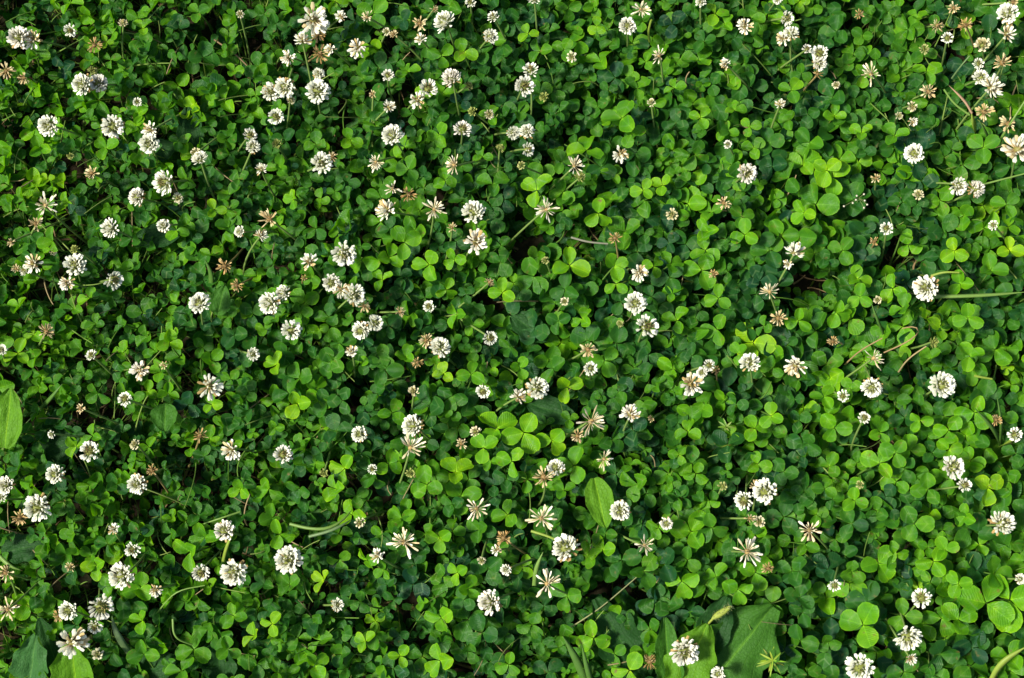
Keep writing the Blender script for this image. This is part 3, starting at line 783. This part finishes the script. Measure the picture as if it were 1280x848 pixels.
def build_flower(q, z):
    kind, R = q['k'], q['d'] / 2 * MPP * (0.95 if q['k'] in 'STO' else 1.0)
    P = at(q['x'], q['y'], z)
    tilt = rng.normal(0, 0.38 if kind in 'FGRBK' else 0.48, 2)
    axis = np.array([tilt[0] - 0.05, tilt[1], 1.0]); axis /= np.linalg.norm(axis)
    X, Y, Nn = basis(axis)
    root = np.array([P[0] - axis[0] * 0.06 + rng.normal(0, 0.018), P[1] - axis[1] * 0.06 + rng.normal(0, 0.018), 0.0])
    name = 'clover_bud' if kind in 'BK' else 'clover_flower'
    e = empty(name, root)
    q['e'] = e
    ctr = P - root
    fl = head_florets(kind, R)
    th = np.array([f[0] for f in fl]); ph = np.array([f[1] for f in fl]); r0 = np.array([f[2] for f in fl]); ln = np.array([f[3] for f in fl]); wf = np.array([f[4] for f in fl])
    d = np.sin(th)[:, None] * (np.cos(ph)[:, None] * X + np.sin(ph)[:, None] * Y) + np.cos(th)[:, None] * Nn
    d += rng.normal(0, 0.13 if kind in 'FGRBK' else (0.26 if kind == 'S' else 0.2), d.shape); d /= np.linalg.norm(d, axis=1)[:, None]
    s = np.cross(d, Nn + 1e-4 * X); s /= np.linalg.norm(s, axis=1)[:, None]
    up = np.cross(s, d)
    foot = ctr + d * r0[:, None]
    if kind == 'S':
        for i in range(len(fl)):
            if math.cos(ph[i] - tilt[0] * 9) > 0.75 and rng.random() < 0.6: continue
            A, B, Cc = s[i] * ln[i] * wf[i], d[i] * ln[i], up[i] * ln[i] * wf[i]
            m = Matrix(((A[0], B[0], Cc[0], foot[i][0]), (A[1], B[1], Cc[1], foot[i][1]), (A[2], B[2], Cc[2], foot[i][2]), (0, 0, 0, 1)))
            ob = add('floret', FLORET_MESH, e, m)
            ob.color = (*[float(v) for v in fl[i][6]], 1.0)
    else:
        co = foot[:, None, :] + ln[:, None, None] * (FLV[None, :, 0:1] * (s * wf[:, None])[:, None] + FLV[None, :, 1:2] * d[:, None] + FLV[None, :, 2:3] * (up * wf[:, None])[:, None])
        nv = len(FLV)
        ff = (FLF[None] + (np.arange(len(fl)) * nv)[:, None, None]).reshape(-1, 4)
        tt = np.clip((FLT - 0.2) / 0.35, 0, 1)[None, :, None]
        cc = np.array([f[5] for f in fl])[:, None] * (1 - tt) + np.array([f[6] for f in fl])[:, None] * tt
        ob = add('withered_florets' if kind in 'TO' else 'florets', mesh_from('florets', co.reshape(-1, 3), ff, M_PETAL, colours=cc.reshape(-1, 3)), e)
        tag(ob, kind='stuff')
    # the green-brown core the florets sit on
    seg, rg = 8, 6
    lat = np.linspace(0.0, math.pi, rg)
    cv = np.array([ctr + R * {'S': 0.2, 'F': 0.46, 'G': 0.46, 'R': 0.44}.get(kind, 0.33) * (math.sin(a) * (math.cos(b) * X + math.sin(b) * Y) + 1.15 * math.cos(a) * Nn) for a in lat for b in np.linspace(0, 2 * math.pi, seg, endpoint=False)])
    cf = np.array([(i * seg + j, i * seg + (j + 1) % seg, (i + 1) * seg + (j + 1) % seg, (i + 1) * seg + j) for i in range(rg - 1) for j in range(seg)])
    core_c = {'T': BROWN, 'O': BROWN * 0.8, 'S': mixc(TAN, BROWN, 0.4), 'H': mixc(GREEN, BROWN, 0.6)}.get(kind, mixc(GREEN, BROWN, 0.35))
    core = add('receptacle', mesh_from('receptacle', cv, cf, M_STEM), e)
    core.color = (*[float(v) for v in core_c], 1)
    foot_c = ctr - Nn * R * 0.3
    mid = foot_c * 0.5 + np.array([rng.normal(0, 0.006), rng.normal(0, 0.006), 0]) - Nn * 0.012
    v, f = tube(bezier((0, 0, -0.002), mid, foot_c, 9), 0.0013, 0.00095, 6)
    st = add('stem', mesh_from('stem', v, f, M_STEM), e)
    st.color = (0.17, 0.26, 0.06, 1) if kind not in 'O' else (0.25, 0.2, 0.07, 1)
    return e


for q in flowers:
    base = {'B': 0.088, 'K': 0.090, 'O': 0.088, 'T': 0.094}.get(q['k'], 0.102)
    build_flower(q, base + rng.uniform(-0.006, 0.010) + (q['d'] > 24) * 0.006)

# ------------------------------------------------------------------ broad plantain leaves, grass blades, dry stalks
GREENS = {0: (0.018, 0.072, 0.012), 1: (0.044, 0.145, 0.012), 2: (0.095, 0.24, 0.009), 3: (0.045, 0.14, 0.03)}


def plantain_leaf(parent, root, p0, p1, w, z0, z1, tone, keel=0.25, wave=0.05, bend=0.0):
    """One broad blade from foot pixel p0 to tip pixel p1, w pixels wide, with its stalk to the plant's root."""
    A = at(p0[0], p0[1], z0); B = at(p1[0], p1[1], z1)
    f = B - A; L = np.linalg.norm(f); f /= L
    s = np.cross(f, [0, 0, 1.0]); s /= np.linalg.norm(s); up = np.cross(s, f)
    nu, nv = 13, 17
    U, V = np.meshgrid(np.linspace(-1, 1, nu), np.linspace(0, 1, nv))
    W = w / 2 * MPP * (np.sin(np.pi * np.clip(V * 0.93 + 0.035, 0, 1) ** 0.85) ** 0.72)
    ph = rng.uniform(0, 6, 3)
    W = W * (1 + 1.6 * wave * np.sin(V * 21 + ph[0] + (U > 0) * 2.0))
    x = U * W
    wm = w / 2 * MPP
    z = keel * np.abs(x) + wm * (0.07 * np.abs(np.sin(U * math.pi * 1.5)) + wave * 3.6 * np.sin(V * 17 + ph[1] + U * 2) * np.abs(U) ** 4) + bend * L * np.sin(V * math.pi) + wm * (0.05 * np.sin(V * 8 + U * 5 + ph[2]) + 0.02 * np.sin(V * 19 - U * 7 + ph[1]))
    co = A + x[..., None] * s + (V * L)[..., None] * f + z[..., None] * up - root
    fc = np.array([(i * nu + j, i * nu + j + 1, (i + 1) * nu + j + 1, (i + 1) * nu + j) for i in range(nv - 1) for j in range(nu - 1)])
    o = add('leaf_blade', mesh_from('leaf_blade', co.reshape(-1, 3), fc, M_PLANTAIN, uvs=np.stack([0.5 + U.ravel() / 2, V.ravel()], 1)), parent)
    o.color = (*GREENS[tone], 1)
    v, ff = tube(bezier((0, 0, 0), (A - root) * 0.5 + np.array([0, 0, 0.004]), A - root + f * 0.004 - np.array([0, 0, 0.001]), 7), 0.0024, 0.0016, 6)
    st = add('leaf_stalk', mesh_from('leaf_stalk', v, ff, M_STEM), o)
    st.color = (0.12, 0.2, 0.04, 1)
    return o


def plantain(root_px, blades, label):
    root = at(root_px[0], root_px[1], 0.0)
    e = empty('plantain', root)
    for b in blades: plantain_leaf(e, root, *b)
    tag(e, label, 'plantain', 'plantains in the clover')
    return e


plantain((-6, 590), [((6, 560), (14, 486), 42, 0.085, 0.1, 2, 0.22, 0.03), ((42, 572), (108, 545), 42, 0.045, 0.052, 0, 0.12, 0.04)],
         'plantain at the left edge with one upright bright blade and one dark flat blade')
plantain((-8, 690), [((2, 690), (60, 680), 36, 0.058, 0.062, 0, 0.1, 0.05)], 'single dark ribbed plantain blade lying below the largest white head at the left edge')
plantain((58, 880), [((34, 868), (46, 794), 48, 0.06, 0.085, 3, 0.3, 0.06), ((96, 874), (90, 800), 54, 0.06, 0.09, 2, 0.45, 0.05), ((78, 850), (50, 772), 34, 0.05, 0.07, 0, 0.3, 0.04)],
         'broad pale-ribbed plantain in the bottom left corner')
plantain((190, 870), [((160, 846), (222, 822), 48, 0.045, 0.06, 0, 0.15, 0.05)], 'dark plantain blade half hidden at the bottom edge beside the pale corner plantain')
plantain((278, 880), [((276, 862), (272, 798), 44, 0.045, 0.06, 0, 0.25, 0.05)], 'dark upright plantain blade at the bottom edge, left of centre')
plantain((846, 880), [((806, 852), (744, 748), 58, 0.06, 0.066, 0, 0.2, 0.09), ((838, 866), (831, 772), 34, 0.075, 0.088, 1, 0.7, 0.05), ((842, 876), (884, 780), 58, 0.082, 0.088, 2, 0.25, 0.08),
                      ((876, 822), (908, 746), 44, 0.07, 0.076, 0, 0.35, 0.04), ((866, 884), (966, 758), 94, 0.07, 0.07, 1, 0.12, 0.08)],
         'largest plantain, five wavy broad blades around a white head at the bottom edge')
plantain((742, 590), [((743, 598), (757, 660), 35, 0.082, 0.09, 2, 0.3, 0.02)], 'bright oval plantain blade pointing down above the green-centred white head')
plantain((655, 498), [((660, 504), (720, 524), 36, 0.056, 0.058, 0, 0.15, 0.03)], 'dark plantain blade below the round white head near the middle of the lawn')
plantain((640, 390), [((640, 394), (684, 426), 34, 0.056, 0.058, 0, 0.2, 0.03)], 'dark plantain blade just above the dark gap in the middle of the lawn')
plantain((245, 190), [((242, 188), (234, 134), 34, 0.056, 0.068, 0, 0.3, 0.03), ((175, 196), (222, 184), 34, 0.056, 0.06, 0, 0.2, 0.03)], 'dark two-bladed plantain right of the paired white heads, upper left')
plantain((168, 300), [((170, 300), (228, 292), 32, 0.056, 0.06, 0, 0.2, 0.03)], 'dark plantain blade lying under the small white head, upper left')
plantain((207, 500), [((207, 506), (206, 540), 34, 0.074, 0.08, 1, 0.4, 0.02)], 'short rounded plantain blade among clover left of the orange withered head')
plantain((268, 398), [((272, 394), (281, 357), 28, 0.08, 0.088, 1, 0.35, 0.02)], 'upright plantain blade beside the full white head and two orange withered heads')
plantain((764, 566), [((768, 560), (812, 524), 38, 0.055, 0.06, 0, 0.2, 0.03)], 'dark plantain blade under the greyish ragged white head, right of the largest star head')
plantain((978, 520), [((980, 518), (985, 482), 30, 0.058, 0.06, 0, 0.2, 0.03)], 'dark plantain blade right of centre beneath two ragged white heads')
plantain((1135, 800), [((1130, 798), (1176, 770), 36, 0.052, 0.056, 0, 0.2, 0.03)], 'dark plantain blade under the clover, lower right')


def blade(path, w, z, colour, label, name='grass_blade', cat='grass', mat=None, round_=False, group='grass blades in the clover', keel=0.35):
    """A blade (or a round stalk) along photograph pixels; z one height or one per point; real width from w pixels."""
    zz = z if isinstance(z, (list, tuple)) else [z] * len(path)
    pts_ = np.array([at(p[0], p[1], h) for p, h in zip(path, zz)])
    n = 14
    t = np.linspace(0, 1, n); tk = np.linspace(0, 1, len(pts_))
    # Catmull-like smoothing by repeated corner cutting
    sm = pts_
    for _ in range(3):
        if len(sm) > 2:
            q_ = 0.75 * sm[:-1] + 0.25 * sm[1:]; r_ = 0.25 * sm[:-1] + 0.75 * sm[1:]
            sm = np.concatenate([sm[:1], np.stack([q_, r_], 1).reshape(-1, 3), sm[-1:]])
    seg = np.concatenate([[0], np.cumsum(np.linalg.norm(np.diff(sm, axis=0), axis=1))]); seg /= seg[-1]
    P = np.stack([np.interp(t, seg, sm[:, i]) for i in range(3)], 1)
    base = P[0].copy()
    if round_:
        v, f = tube(P - base, w / 2 * MPP, w / 2 * MPP * 0.75, 6)
    else:
        tan = np.gradient(P, axis=0); tan /= np.linalg.norm(tan, axis=1)[:, None]
        s = np.cross(tan, [0, 0, 1.0]); s /= np.linalg.norm(s, axis=1)[:, None] + 1e-9
        up = np.cross(s, tan)
        hw = w / 2 * MPP * np.clip(1.15 - t ** 3 * 1.1, 0.04, 1)[:, None]
        th = 0.0003
        rows = [P - s * hw + up * hw * keel, P + up * th, P + s * hw + up * hw * keel, P - up * th]
        v = np.stack(rows, 1).reshape(-1, 3) - base
        f = np.array([(i * 4 + j, i * 4 + (j + 1) % 4, (i + 1) * 4 + (j + 1) % 4, (i + 1) * 4 + j) for i in range(n - 1) for j in range(4)])
    o = add(name, mesh_from(name, v, f, mat or M_BLADE), None)
    o.location = Vector([float(c) for c in base])
    o.color = (*colour, 1)
    tag(o, label, cat, group)
    return o


PALE = (0.19, 0.32, 0.06); MIDG = (0.09, 0.20, 0.03); YEL = (0.28, 0.38, 0.05); STRAW = (0.36, 0.28, 0.13); DEAD = (0.32, 0.22, 0.10); GREY = (0.17, 0.27, 0.10)
blade([(1150, 371), (1190, 371), (1240, 369), (1286, 365)], 4.6, [0.088, 0.094, 0.095, 0.09], PALE, 'long straight pale grass blade running from a white head to the right edge')
blade([(362, 655), (385, 661), (408, 662), (428, 652), (441, 636)], 3.8, [0.09, 0.095, 0.096, 0.09, 0.075], PALE, 'upper of two curved pale grass blades, lower left of centre')
blade([(386, 671), (410, 665), (428, 657), (440, 649)], 3.8, [0.09, 0.094, 0.092, 0.08], GREY, 'lower, shorter and greyer of two curved pale grass blades')
blade([(706, 789), (730, 774), (755, 757), (800, 718)], 1.9, [0.055, 0.066, 0.07, 0.066], (0.26, 0.27, 0.12), 'thin straight straw stalk slanting over the dark gap above the largest plantain', 'dry_stalk', 'stalk', M_DRY, True, 'dry stalks')
blade([(736, 864), (724, 830), (704, 796)], 11, [0.06, 0.08, 0.092], MIDG, 'broad green grass blade at the bottom edge left of the largest plantain')
blade([(742, 866), (734, 836), (727, 806)], 7, [0.06, 0.08, 0.09], MIDG, 'narrow grass blade right beside the broad one at the bottom edge')
blade([(1236, 856), (1250, 828), (1284, 808)], 7.5, [0.07, 0.09, 0.095], YEL, 'wide yellow-green grass blade curving across the bottom right corner')
blade([(164, 818), (152, 802), (143, 786), (140, 770)], 9, [0.06, 0.085, 0.092, 0.085], GREY, 'grey-green grass blade right of the white heads at the lower left')
blade([(668, 732), (670, 710), (679, 690)], 6, [0.07, 0.088, 0.094], PALE, 'short pale grass blade between the pink-centred star head and the green-centred white head')
blade([(1056, 456), (1075, 438), (1103, 423)], 2.2, [0.06, 0.09, 0.10], DEAD, 'short arched brown dead stalk left of the tan star head', 'dry_stalk', 'stalk', M_DRY, True, 'dry stalks')
blade([(1105, 441), (1130, 430), (1147, 419), (1149, 411), (1140, 408), (1128, 411)], 2.0, [0.08, 0.098, 0.102, 0.102, 0.1, 0.095], DEAD, 'hooked brown dead stalk above the tan star head', 'dry_stalk', 'stalk', M_DRY, True, 'dry stalks')
blade([(1122, 467), (1134, 449), (1158, 433)], 2.4, [0.06, 0.085, 0.098], STRAW, 'brown dead stalk right of the tan star head, joining a green bud', 'dry_stalk', 'stalk', M_DRY, True, 'dry stalks')
blade([(1219, 170), (1217, 156), (1214, 140)], 9, [0.06, 0.09, 0.1], YEL, 'thick yellow-green grass sheath among the heads at the upper right')
blade([(1215, 142), (1206, 126), (1186, 107)], 3.5, [0.1, 0.104, 0.1], (0.38, 0.24, 0.14), 'tan-pink dry grass blade leaning left from the thick sheath', 'dry_grass', 'grass', M_DRY)
blade([(1212, 144), (1192, 130), (1180, 112)], 3, [0.095, 0.098, 0.102], PALE, 'thin pale stalk leading up left to the fallen tan head', 'stalk', 'stalk', M_BLADE, True, 'pale stalks')
blade([(1238, 180), (1232, 166), (1224, 150)], 5, [0.06, 0.085, 0.095], MIDG, 'short green grass blade right below the thick sheath')
blade([(1246, 182), (1262, 156), (1284, 122)], 3.5, [0.07, 0.1, 0.11], PALE, 'pale stalk crossing the tan star head near the upper right edge', 'stalk', 'stalk', M_BLADE, True, 'pale stalks')
blade([(1190, 98), (1200, 84), (1212, 70)], 2.6, [0.07, 0.09, 0.1], GREY, 'short grey-white stalk under the yellowish bud at the upper right', 'stalk', 'stalk', M_BLADE, True, 'pale stalks')
blade([(279, 702), (283, 684), (294, 660)], 4.2, [0.08, 0.1, 0.108], YEL, 'bright grass blade between two full white heads, lower left')
blade([(194, 770), (206, 754), (222, 738), (256, 732)], 2.2, [0.07, 0.09, 0.098, 0.095], PALE, 'bent pale stalk below the ragged white head, lower left', 'stalk', 'stalk', M_BLADE, True, 'pale stalks')
blade([(216, 774), (217, 798), (240, 806)], 2.8, [0.09, 0.09, 0.075], PALE, 'pale stalk bending down to a clover leaf near the bottom left', 'stalk', 'stalk', M_BLADE, True, 'pale stalks')
blade([(1250, 556), (1242, 536), (1217, 509)], 6, [0.05, 0.085, 0.098], MIDG, 'longest blade of the grass tuft at the right edge, leaning left')
blade([(1250, 556), (1252, 528), (1246, 494)], 5, [0.05, 0.085, 0.098], MIDG, 'upright blade of the grass tuft at the right edge')
blade([(1250, 558), (1264, 552), (1276, 538)], 6, [0.05, 0.085, 0.095], YEL, 'short blade of the grass tuft at the right edge, leaning right below a white-rimmed head')
blade([(50, 512), (62, 500), (78, 480)], 5.5, [0.055, 0.082, 0.09], MIDG, 'green grass blade right of the upright bright plantain blade at the left edge')
blade([(-6, 690), (12, 708), (26, 713)], 5, [0.09, 0.095, 0.09], PALE, 'pale grass blade beside the tan head at the lower left edge')
blade([(22, 748), (16, 730), (10, 716)], 3.5, [0.05, 0.08, 0.094], PALE, 'pale stalk under the tan head at the lower left edge', 'stalk', 'stalk', M_BLADE, True, 'pale stalks')
blade([(158, 38), (180, 44), (202, 54)], 2.2, [0.05, 0.058, 0.055], (0.22, 0.15, 0.08), 'brown dead stalk below the small bud at the top left', 'dry_stalk', 'stalk', M_DRY, True, 'dry stalks')
blade([(268, 50), (295, 68), (322, 96)], 2.4, [0.045, 0.056, 0.05], (0.22, 0.15, 0.08), 'long brown dead stalk lying in the dark gap at the top left', 'dry_stalk', 'stalk', M_DRY, True, 'dry stalks')
blade([(1228, 231), (1255, 224), (1286, 216)], 2.6, [0.09, 0.095, 0.1], PALE, 'thin pale stalk from the paired white heads to the right edge', 'stalk', 'stalk', M_BLADE, True, 'pale stalks')
blade([(1164, 345), (1180, 340), (1199, 341)], 3.2, [0.085, 0.093, 0.093], YEL, 'short yellow stalk just above the long straight pale grass blade', 'stalk', 'stalk', M_BLADE, True, 'pale stalks')
blade([(1104, 418), (1096, 398), (1088, 376)], 4, [0.07, 0.09, 0.095], MIDG, 'slim green grass blade left of the hooked dead stalk')
blade([(812, 52), (810, 40), (814, 25)], 3.6, [0.07, 0.09, 0.104], YEL, 'short yellow-green stalk right of the pinkish white head, top', 'stalk', 'stalk', M_BLADE, True, 'pale stalks')
blade([(714, 297), (735, 303), (760, 305)], 3, [0.08, 0.084, 0.086], (0.2, 0.2, 0.14), 'grey-brown stalk leading to the withered brown head, middle of the lawn', 'dry_stalk', 'stalk', M_DRY, True, 'dry stalks')
blade([(664, 664), (690, 672), (706, 682)], 3.6, [0.09, 0.094, 0.092], YEL, 'yellow-green stalk from the yellowish star head to the green-centred white head', 'stalk', 'stalk', M_BLADE, True, 'pale stalks')
blade([(1218, 470), (1228, 472), (1240, 474)], 3.4, [0.09, 0.09, 0.088], YEL, 'tiny yellow stalk piece right of the large spiky white head, right edge', 'stalk', 'stalk', M_BLADE, True, 'pale stalks')
blade([(262, 368), (266, 345), (256, 324)], 7, [0.055, 0.078, 0.088], MIDG, 'broad dull grass blade above the full white head with orange withered neighbours')
blade([(300, 640), (276, 648), (255, 655)], 2.6, [0.09, 0.097, 0.09], PALE, 'pale stalk above the full white head, lower left', 'stalk', 'stalk', M_BLADE, True, 'pale stalks')

# fuzzy young plantain spike on its stalk
sp_base = at(882, 790, 0.06)
e = empty('plantain_spike', (sp_base[0], sp_base[1], 0.0))
pa = np.array([at(872, 800, 0.02), at(880, 784, 0.085), at(893, 772, 0.10)]) - np.array([sp_base[0], sp_base[1], 0])
v, f = tube(bezier(pa[0], pa[1] * 1.0, pa[2], 10), 0.0013, 0.0011, 6)
o = add('stalk', mesh_from('stalk', v, f, M_STEM), e); o.color = (0.3, 0.36, 0.06, 1)
A = at(890, 774, 0.099); B = at(914, 758, 0.104)
ax_ = (B - A); Ls = np.linalg.norm(ax_); ax_ /= Ls
sd_ = np.cross(ax_, [0, 0, 1.0]); sd_ /= np.linalg.norm(sd_); up_ = np.cross(sd_, ax_)
VV, FF, CC = [], [], []
prof = [0.3, 0.8, 1.0, 1.0, 0.9, 0.7, 0.25]
tv = np.array([A + ax_ * Ls * i / 6 + 0.0032 * p * (math.cos(b_) * sd_ + math.sin(b_) * up_) for i, p in enumerate(prof) for b_ in np.linspace(0, 6.283, 8, endpoint=False)])
VV.append(tv); FF.append(np.array([(i * 8 + j, i * 8 + (j + 1) % 8, (i + 1) * 8 + (j + 1) % 8, (i + 1) * 8 + j) for i in range(6) for j in range(8)])); CC.append(np.tile([0.30, 0.36, 0.06], (len(tv), 1)))
nb = len(tv)
for i in range(110):
    t_ = rng.uniform(0.05, 0.98); b_ = rng.uniform(0, 6.283)
    d_ = math.cos(b_) * sd_ + math.sin(b_) * up_ + ax_ * 0.3
    p_ = A + ax_ * Ls * t_ + d_ * 0.0026
    q_ = p_ + d_ * rng.uniform(0.0015, 0.003)
    w_ = np.cross(d_, ax_) * 0.0005
    VV.append(np.array([p_ - w_, p_ + w_, q_ + w_ * 0.7, q_ - w_ * 0.7])); FF.append(np.array([[nb, nb + 1, nb + 2, nb + 3]])); nb += 4
    CC.append(np.tile([0.62, 0.62, 0.28], (4, 1)))
tag(add('spike_head', mesh_from('spike_head', np.concatenate(VV) - np.array([sp_base[0], sp_base[1], 0]), np.concatenate(FF), M_PETAL, colours=np.concatenate(CC)), e), kind='stuff')
tag(e, 'fuzzy yellow-green plantain spike on a curved stalk over the largest plantain', 'seed spike')


def sprig(x, y, r, n_, colour, label, z=0.085):
    """A small weed rosette of narrow leaves round a short stem."""
    P = at(x, y, z)
    e = empty('weed_sprig', (P[0], P[1], 0))
    c0 = np.array([0, 0, z])
    v, f = tube(bezier((0, 0, 0), (0.003, 0.002, z / 2), c0, 6), 0.0012, 0.001, 5)
    o = add('stem', mesh_from('stem', v, f, M_STEM), e); o.color = (*colour, 1)
    for i in range(n_):
        a_ = i * 2.399 + rng.uniform(-0.2, 0.2); el = rng.uniform(0.0, 0.7)
        d_ = np.array([math.cos(a_) * math.cos(el), math.sin(a_) * math.cos(el), math.sin(el)])
        s_ = np.cross(d_, [0, 0, 1.0]); s_ /= np.linalg.norm(s_)
        L_ = r * MPP * rng.uniform(0.7, 1.1); w_ = 0.0009
        base_ = c0 - np.array([0, 0, 0.006 * (i % 3)])
        vv, tt = [], np.linspace(0, 1, 6)
        for t_ in tt:
            hw = w_ * math.sin(math.pi * (0.12 + 0.86 * t_)) ** 0.7
            c_ = base_ + d_ * L_ * t_ + np.array([0, 0, -0.25 * L_ * t_ ** 2])
            vv += [c_ - s_ * hw, c_ + np.array([0, 0, -0.0004]), c_ + s_ * hw]
        ff = [(k * 3 + j, k * 3 + j + 1, (k + 1) * 3 + j + 1, (k + 1) * 3 + j) for k in range(5) for j in range(2)]
        o = add('narrow_leaf', mesh_from('narrow_leaf', vv, ff, M_BLADE), e); o.color = (*[c * rng.uniform(0.8, 1.2) for c in colour], 1)
    tag(e, label, 'weed', 'small weed sprigs')


sprig(966, 826, 20, 18, (0.26, 0.38, 0.03), 'yellow-green feathery weed sprig at the bottom edge right of the largest plantain')
sprig(1192, 14, 18, 8, (0.07, 0.17, 0.03), 'green star of narrow leaves under the tan head at the top right')
sprig(908, 533, 11, 7, (0.16, 0.28, 0.03), 'tiny bright green sprig right of centre, far from any flower', z=0.08)

# tiny seed stalk with pale specks
sx_, sy_ = 1075, 246
P = at(sx_, sy_, 0.09); e = empty('seed_stalk', (P[0], P[1], 0)); root = np.array([P[0], P[1], 0])
v, f = tube(bezier((0.004, -0.01, 0), (0.002, -0.004, 0.05), P - root, 8), 0.0006, 0.0004, 4)
o = add('stem', mesh_from('stem', v, f, M_STEM), e); o.color = (0.2, 0.26, 0.08, 1)
for (x, y) in ((1080, 243), (1081, 251), (1070, 250), (1066, 254), (1080, 260), (1055, 258), (1071, 245), (1084, 256)):
    Q = at(x, y, 0.09) - root
    v = np.array([Q + 0.0011 * np.array([math.sin(a_) * math.cos(b_), math.sin(a_) * math.sin(b_), math.cos(a_)]) for a_ in np.linspace(0, math.pi, 5) for b_ in np.linspace(0, 6.283, 6, endpoint=False)])
    f = np.array([(i * 6 + j, i * 6 + (j + 1) % 6, (i + 1) * 6 + (j + 1) % 6, (i + 1) * 6 + j) for i in range(4) for j in range(6)])
    o = add('seed', mesh_from('seed', v, f, M_STEM), e); o.color = (0.6, 0.55, 0.4, 1)
    v, f = tube(bezier(P - root - np.array([0, 0, 0.006]), (P - root + Q) / 2 - np.array([0, 0, 0.003]), Q, 4), 0.0003, 0.0003, 3)
    b_ = add('twig', mesh_from('twig', v, f, M_STEM), o); b_.color = (0.2, 0.26, 0.08, 1)
tag(e, 'thin seed stalk with tiny pale specks in the dark gap at the upper right', 'seed stalk')

# ------------------------------------------------------------------ labels: look, then neighbour, then place
LOOK = {'F': 'full white clover head', 'G': 'white clover head with green centre', 'R': 'white-rimmed clover head with brown centre', 'B': 'green clover bud', 'K': 'cream clover bud',
        'H': 'ragged cream-white clover head', 'S': 'star-shaped clover head', 'T': 'tan fading clover head', 'O': 'withered orange-brown clover head'}
SHORT = {'F': 'full white head', 'G': 'green-centred white head', 'R': 'brown-centred white-rimmed head', 'B': 'green bud', 'K': 'cream bud',
         'H': 'ragged cream-white head', 'S': 'star-shaped head', 'T': 'tan head', 'O': 'withered head'}
COLS = ['far left', 'left', 'centre', 'right', 'far right']
ROWS = ['top', 'upper', 'middle', 'lower', 'bottom']


def region(q):
    return f"{ROWS[int(min(max(q['y'], 0), 847) / 848 * 5)]} {COLS[int(min(max(q['x'], 0), 1279) / 1280 * 5)]}"


def size_word(q):
    if q['k'] in 'BK': return ''
    return 'large ' if q['d'] >= 29 else ('small ' if q['d'] <= 16 else '')


def direction(dx, dy):
    a = math.degrees(math.atan2(-dy, dx)) % 360
    return ['right of', 'above right of', 'above', 'above left of', 'left of', 'below left of', 'below', 'below right of'][int((a + 22.5) // 45) % 8]


def related(q, pool, reach):
    return sorted(((math.hypot(q['x'] - o['x'], q['y'] - o['y']), o) for o in pool if o is not q and math.hypot(q['x'] - o['x'], q['y'] - o['y']) < reach), key=lambda t: t[0])


for q in flowers:
    q['look'] = size_word(q) + LOOK[q['k']]
    q['reg'] = region(q)
    q['near'] = [(o['k'], direction(q['x'] - o['x'], q['y'] - o['y'])) for d_, o in related(q, flowers, 85)]
LTONE = {0: 'dark blue-green', 1: 'mid-green', 2: 'bright yellow-green'}
for q in leaves:
    q['look'] = ('large ' if q['r'] >= 26 else 'small ' if q['r'] <= 17 else '') + LTONE[q['t']] + ' clover leaf'
    q['reg'] = region(q)
    q['near'] = [(o['k'], direction(q['x'] - o['x'], q['y'] - o['y'])) for d_, o in related(q, flowers, 95)]


def single_out(items):
    used = set()
    shared = 0
    for q in items:
        same = [o for o in items if o['look'] == q['look'] and o['reg'] == q['reg']]
        cand = []
        if len(same) == 1:
            cand.append(f"{q['look']}, the only one of its kind at the {q['reg']}")
        for kd, dr in q['near'][:7]:
            if sum((kd, dr) in o['near'] for o in same) == 1:
                cand.append(f"{q['look']} {dr} a {SHORT[kd]}, {q['reg']}")
        for word, key in (('leftmost', lambda o: o['x']), ('rightmost', lambda o: -o['x']), ('topmost', lambda o: o['y']), ('lowest', lambda o: -o['y'])):
            if min(same, key=key) is q: cand.append(f"{word} {q['look']} at the {q['reg']}")
        for i, A_ in enumerate(q['near'][:5]):
            for B_ in q['near'][i + 1:6]:
                if A_[0] != B_[0] and sum(A_ in o['near'] and B_ in o['near'] for o in same) == 1:
                    cand.append(f"{q['look']} {A_[1]} a {SHORT[A_[0]]} and {B_[1]} a {SHORT[B_[0]]}, {q['reg']}")
        rank = sorted(same, key=lambda o: o['x']).index(q)
        cand.append(f"{['first', 'second', 'third', 'fourth', 'fifth', 'sixth', 'seventh', 'eighth', 'ninth', 'tenth', 'eleventh', 'twelfth'][min(rank, 11)]} {q['look']} counted from the left at the {q['reg']}")
        cand = [c for c in cand if len(c.split()) <= 16 and c not in used] or cand[-1:]
        shared += cand[0] in used
        used.add(cand[0])
        q['label'] = cand[0]
    return shared


print('labels shared', single_out(flowers), single_out(leaves))
for q in flowers:
    tag(q['e'], q['label'], 'clover bud' if q['k'] in 'BK' else 'clover flower', 'clover buds above the leaves' if q['k'] in 'BK' else 'clover flower heads above the leaves')
for q in leaves:
    tag(q['e'], q['label'], 'clover leaf', 'largest clover leaves on top of the lawn')
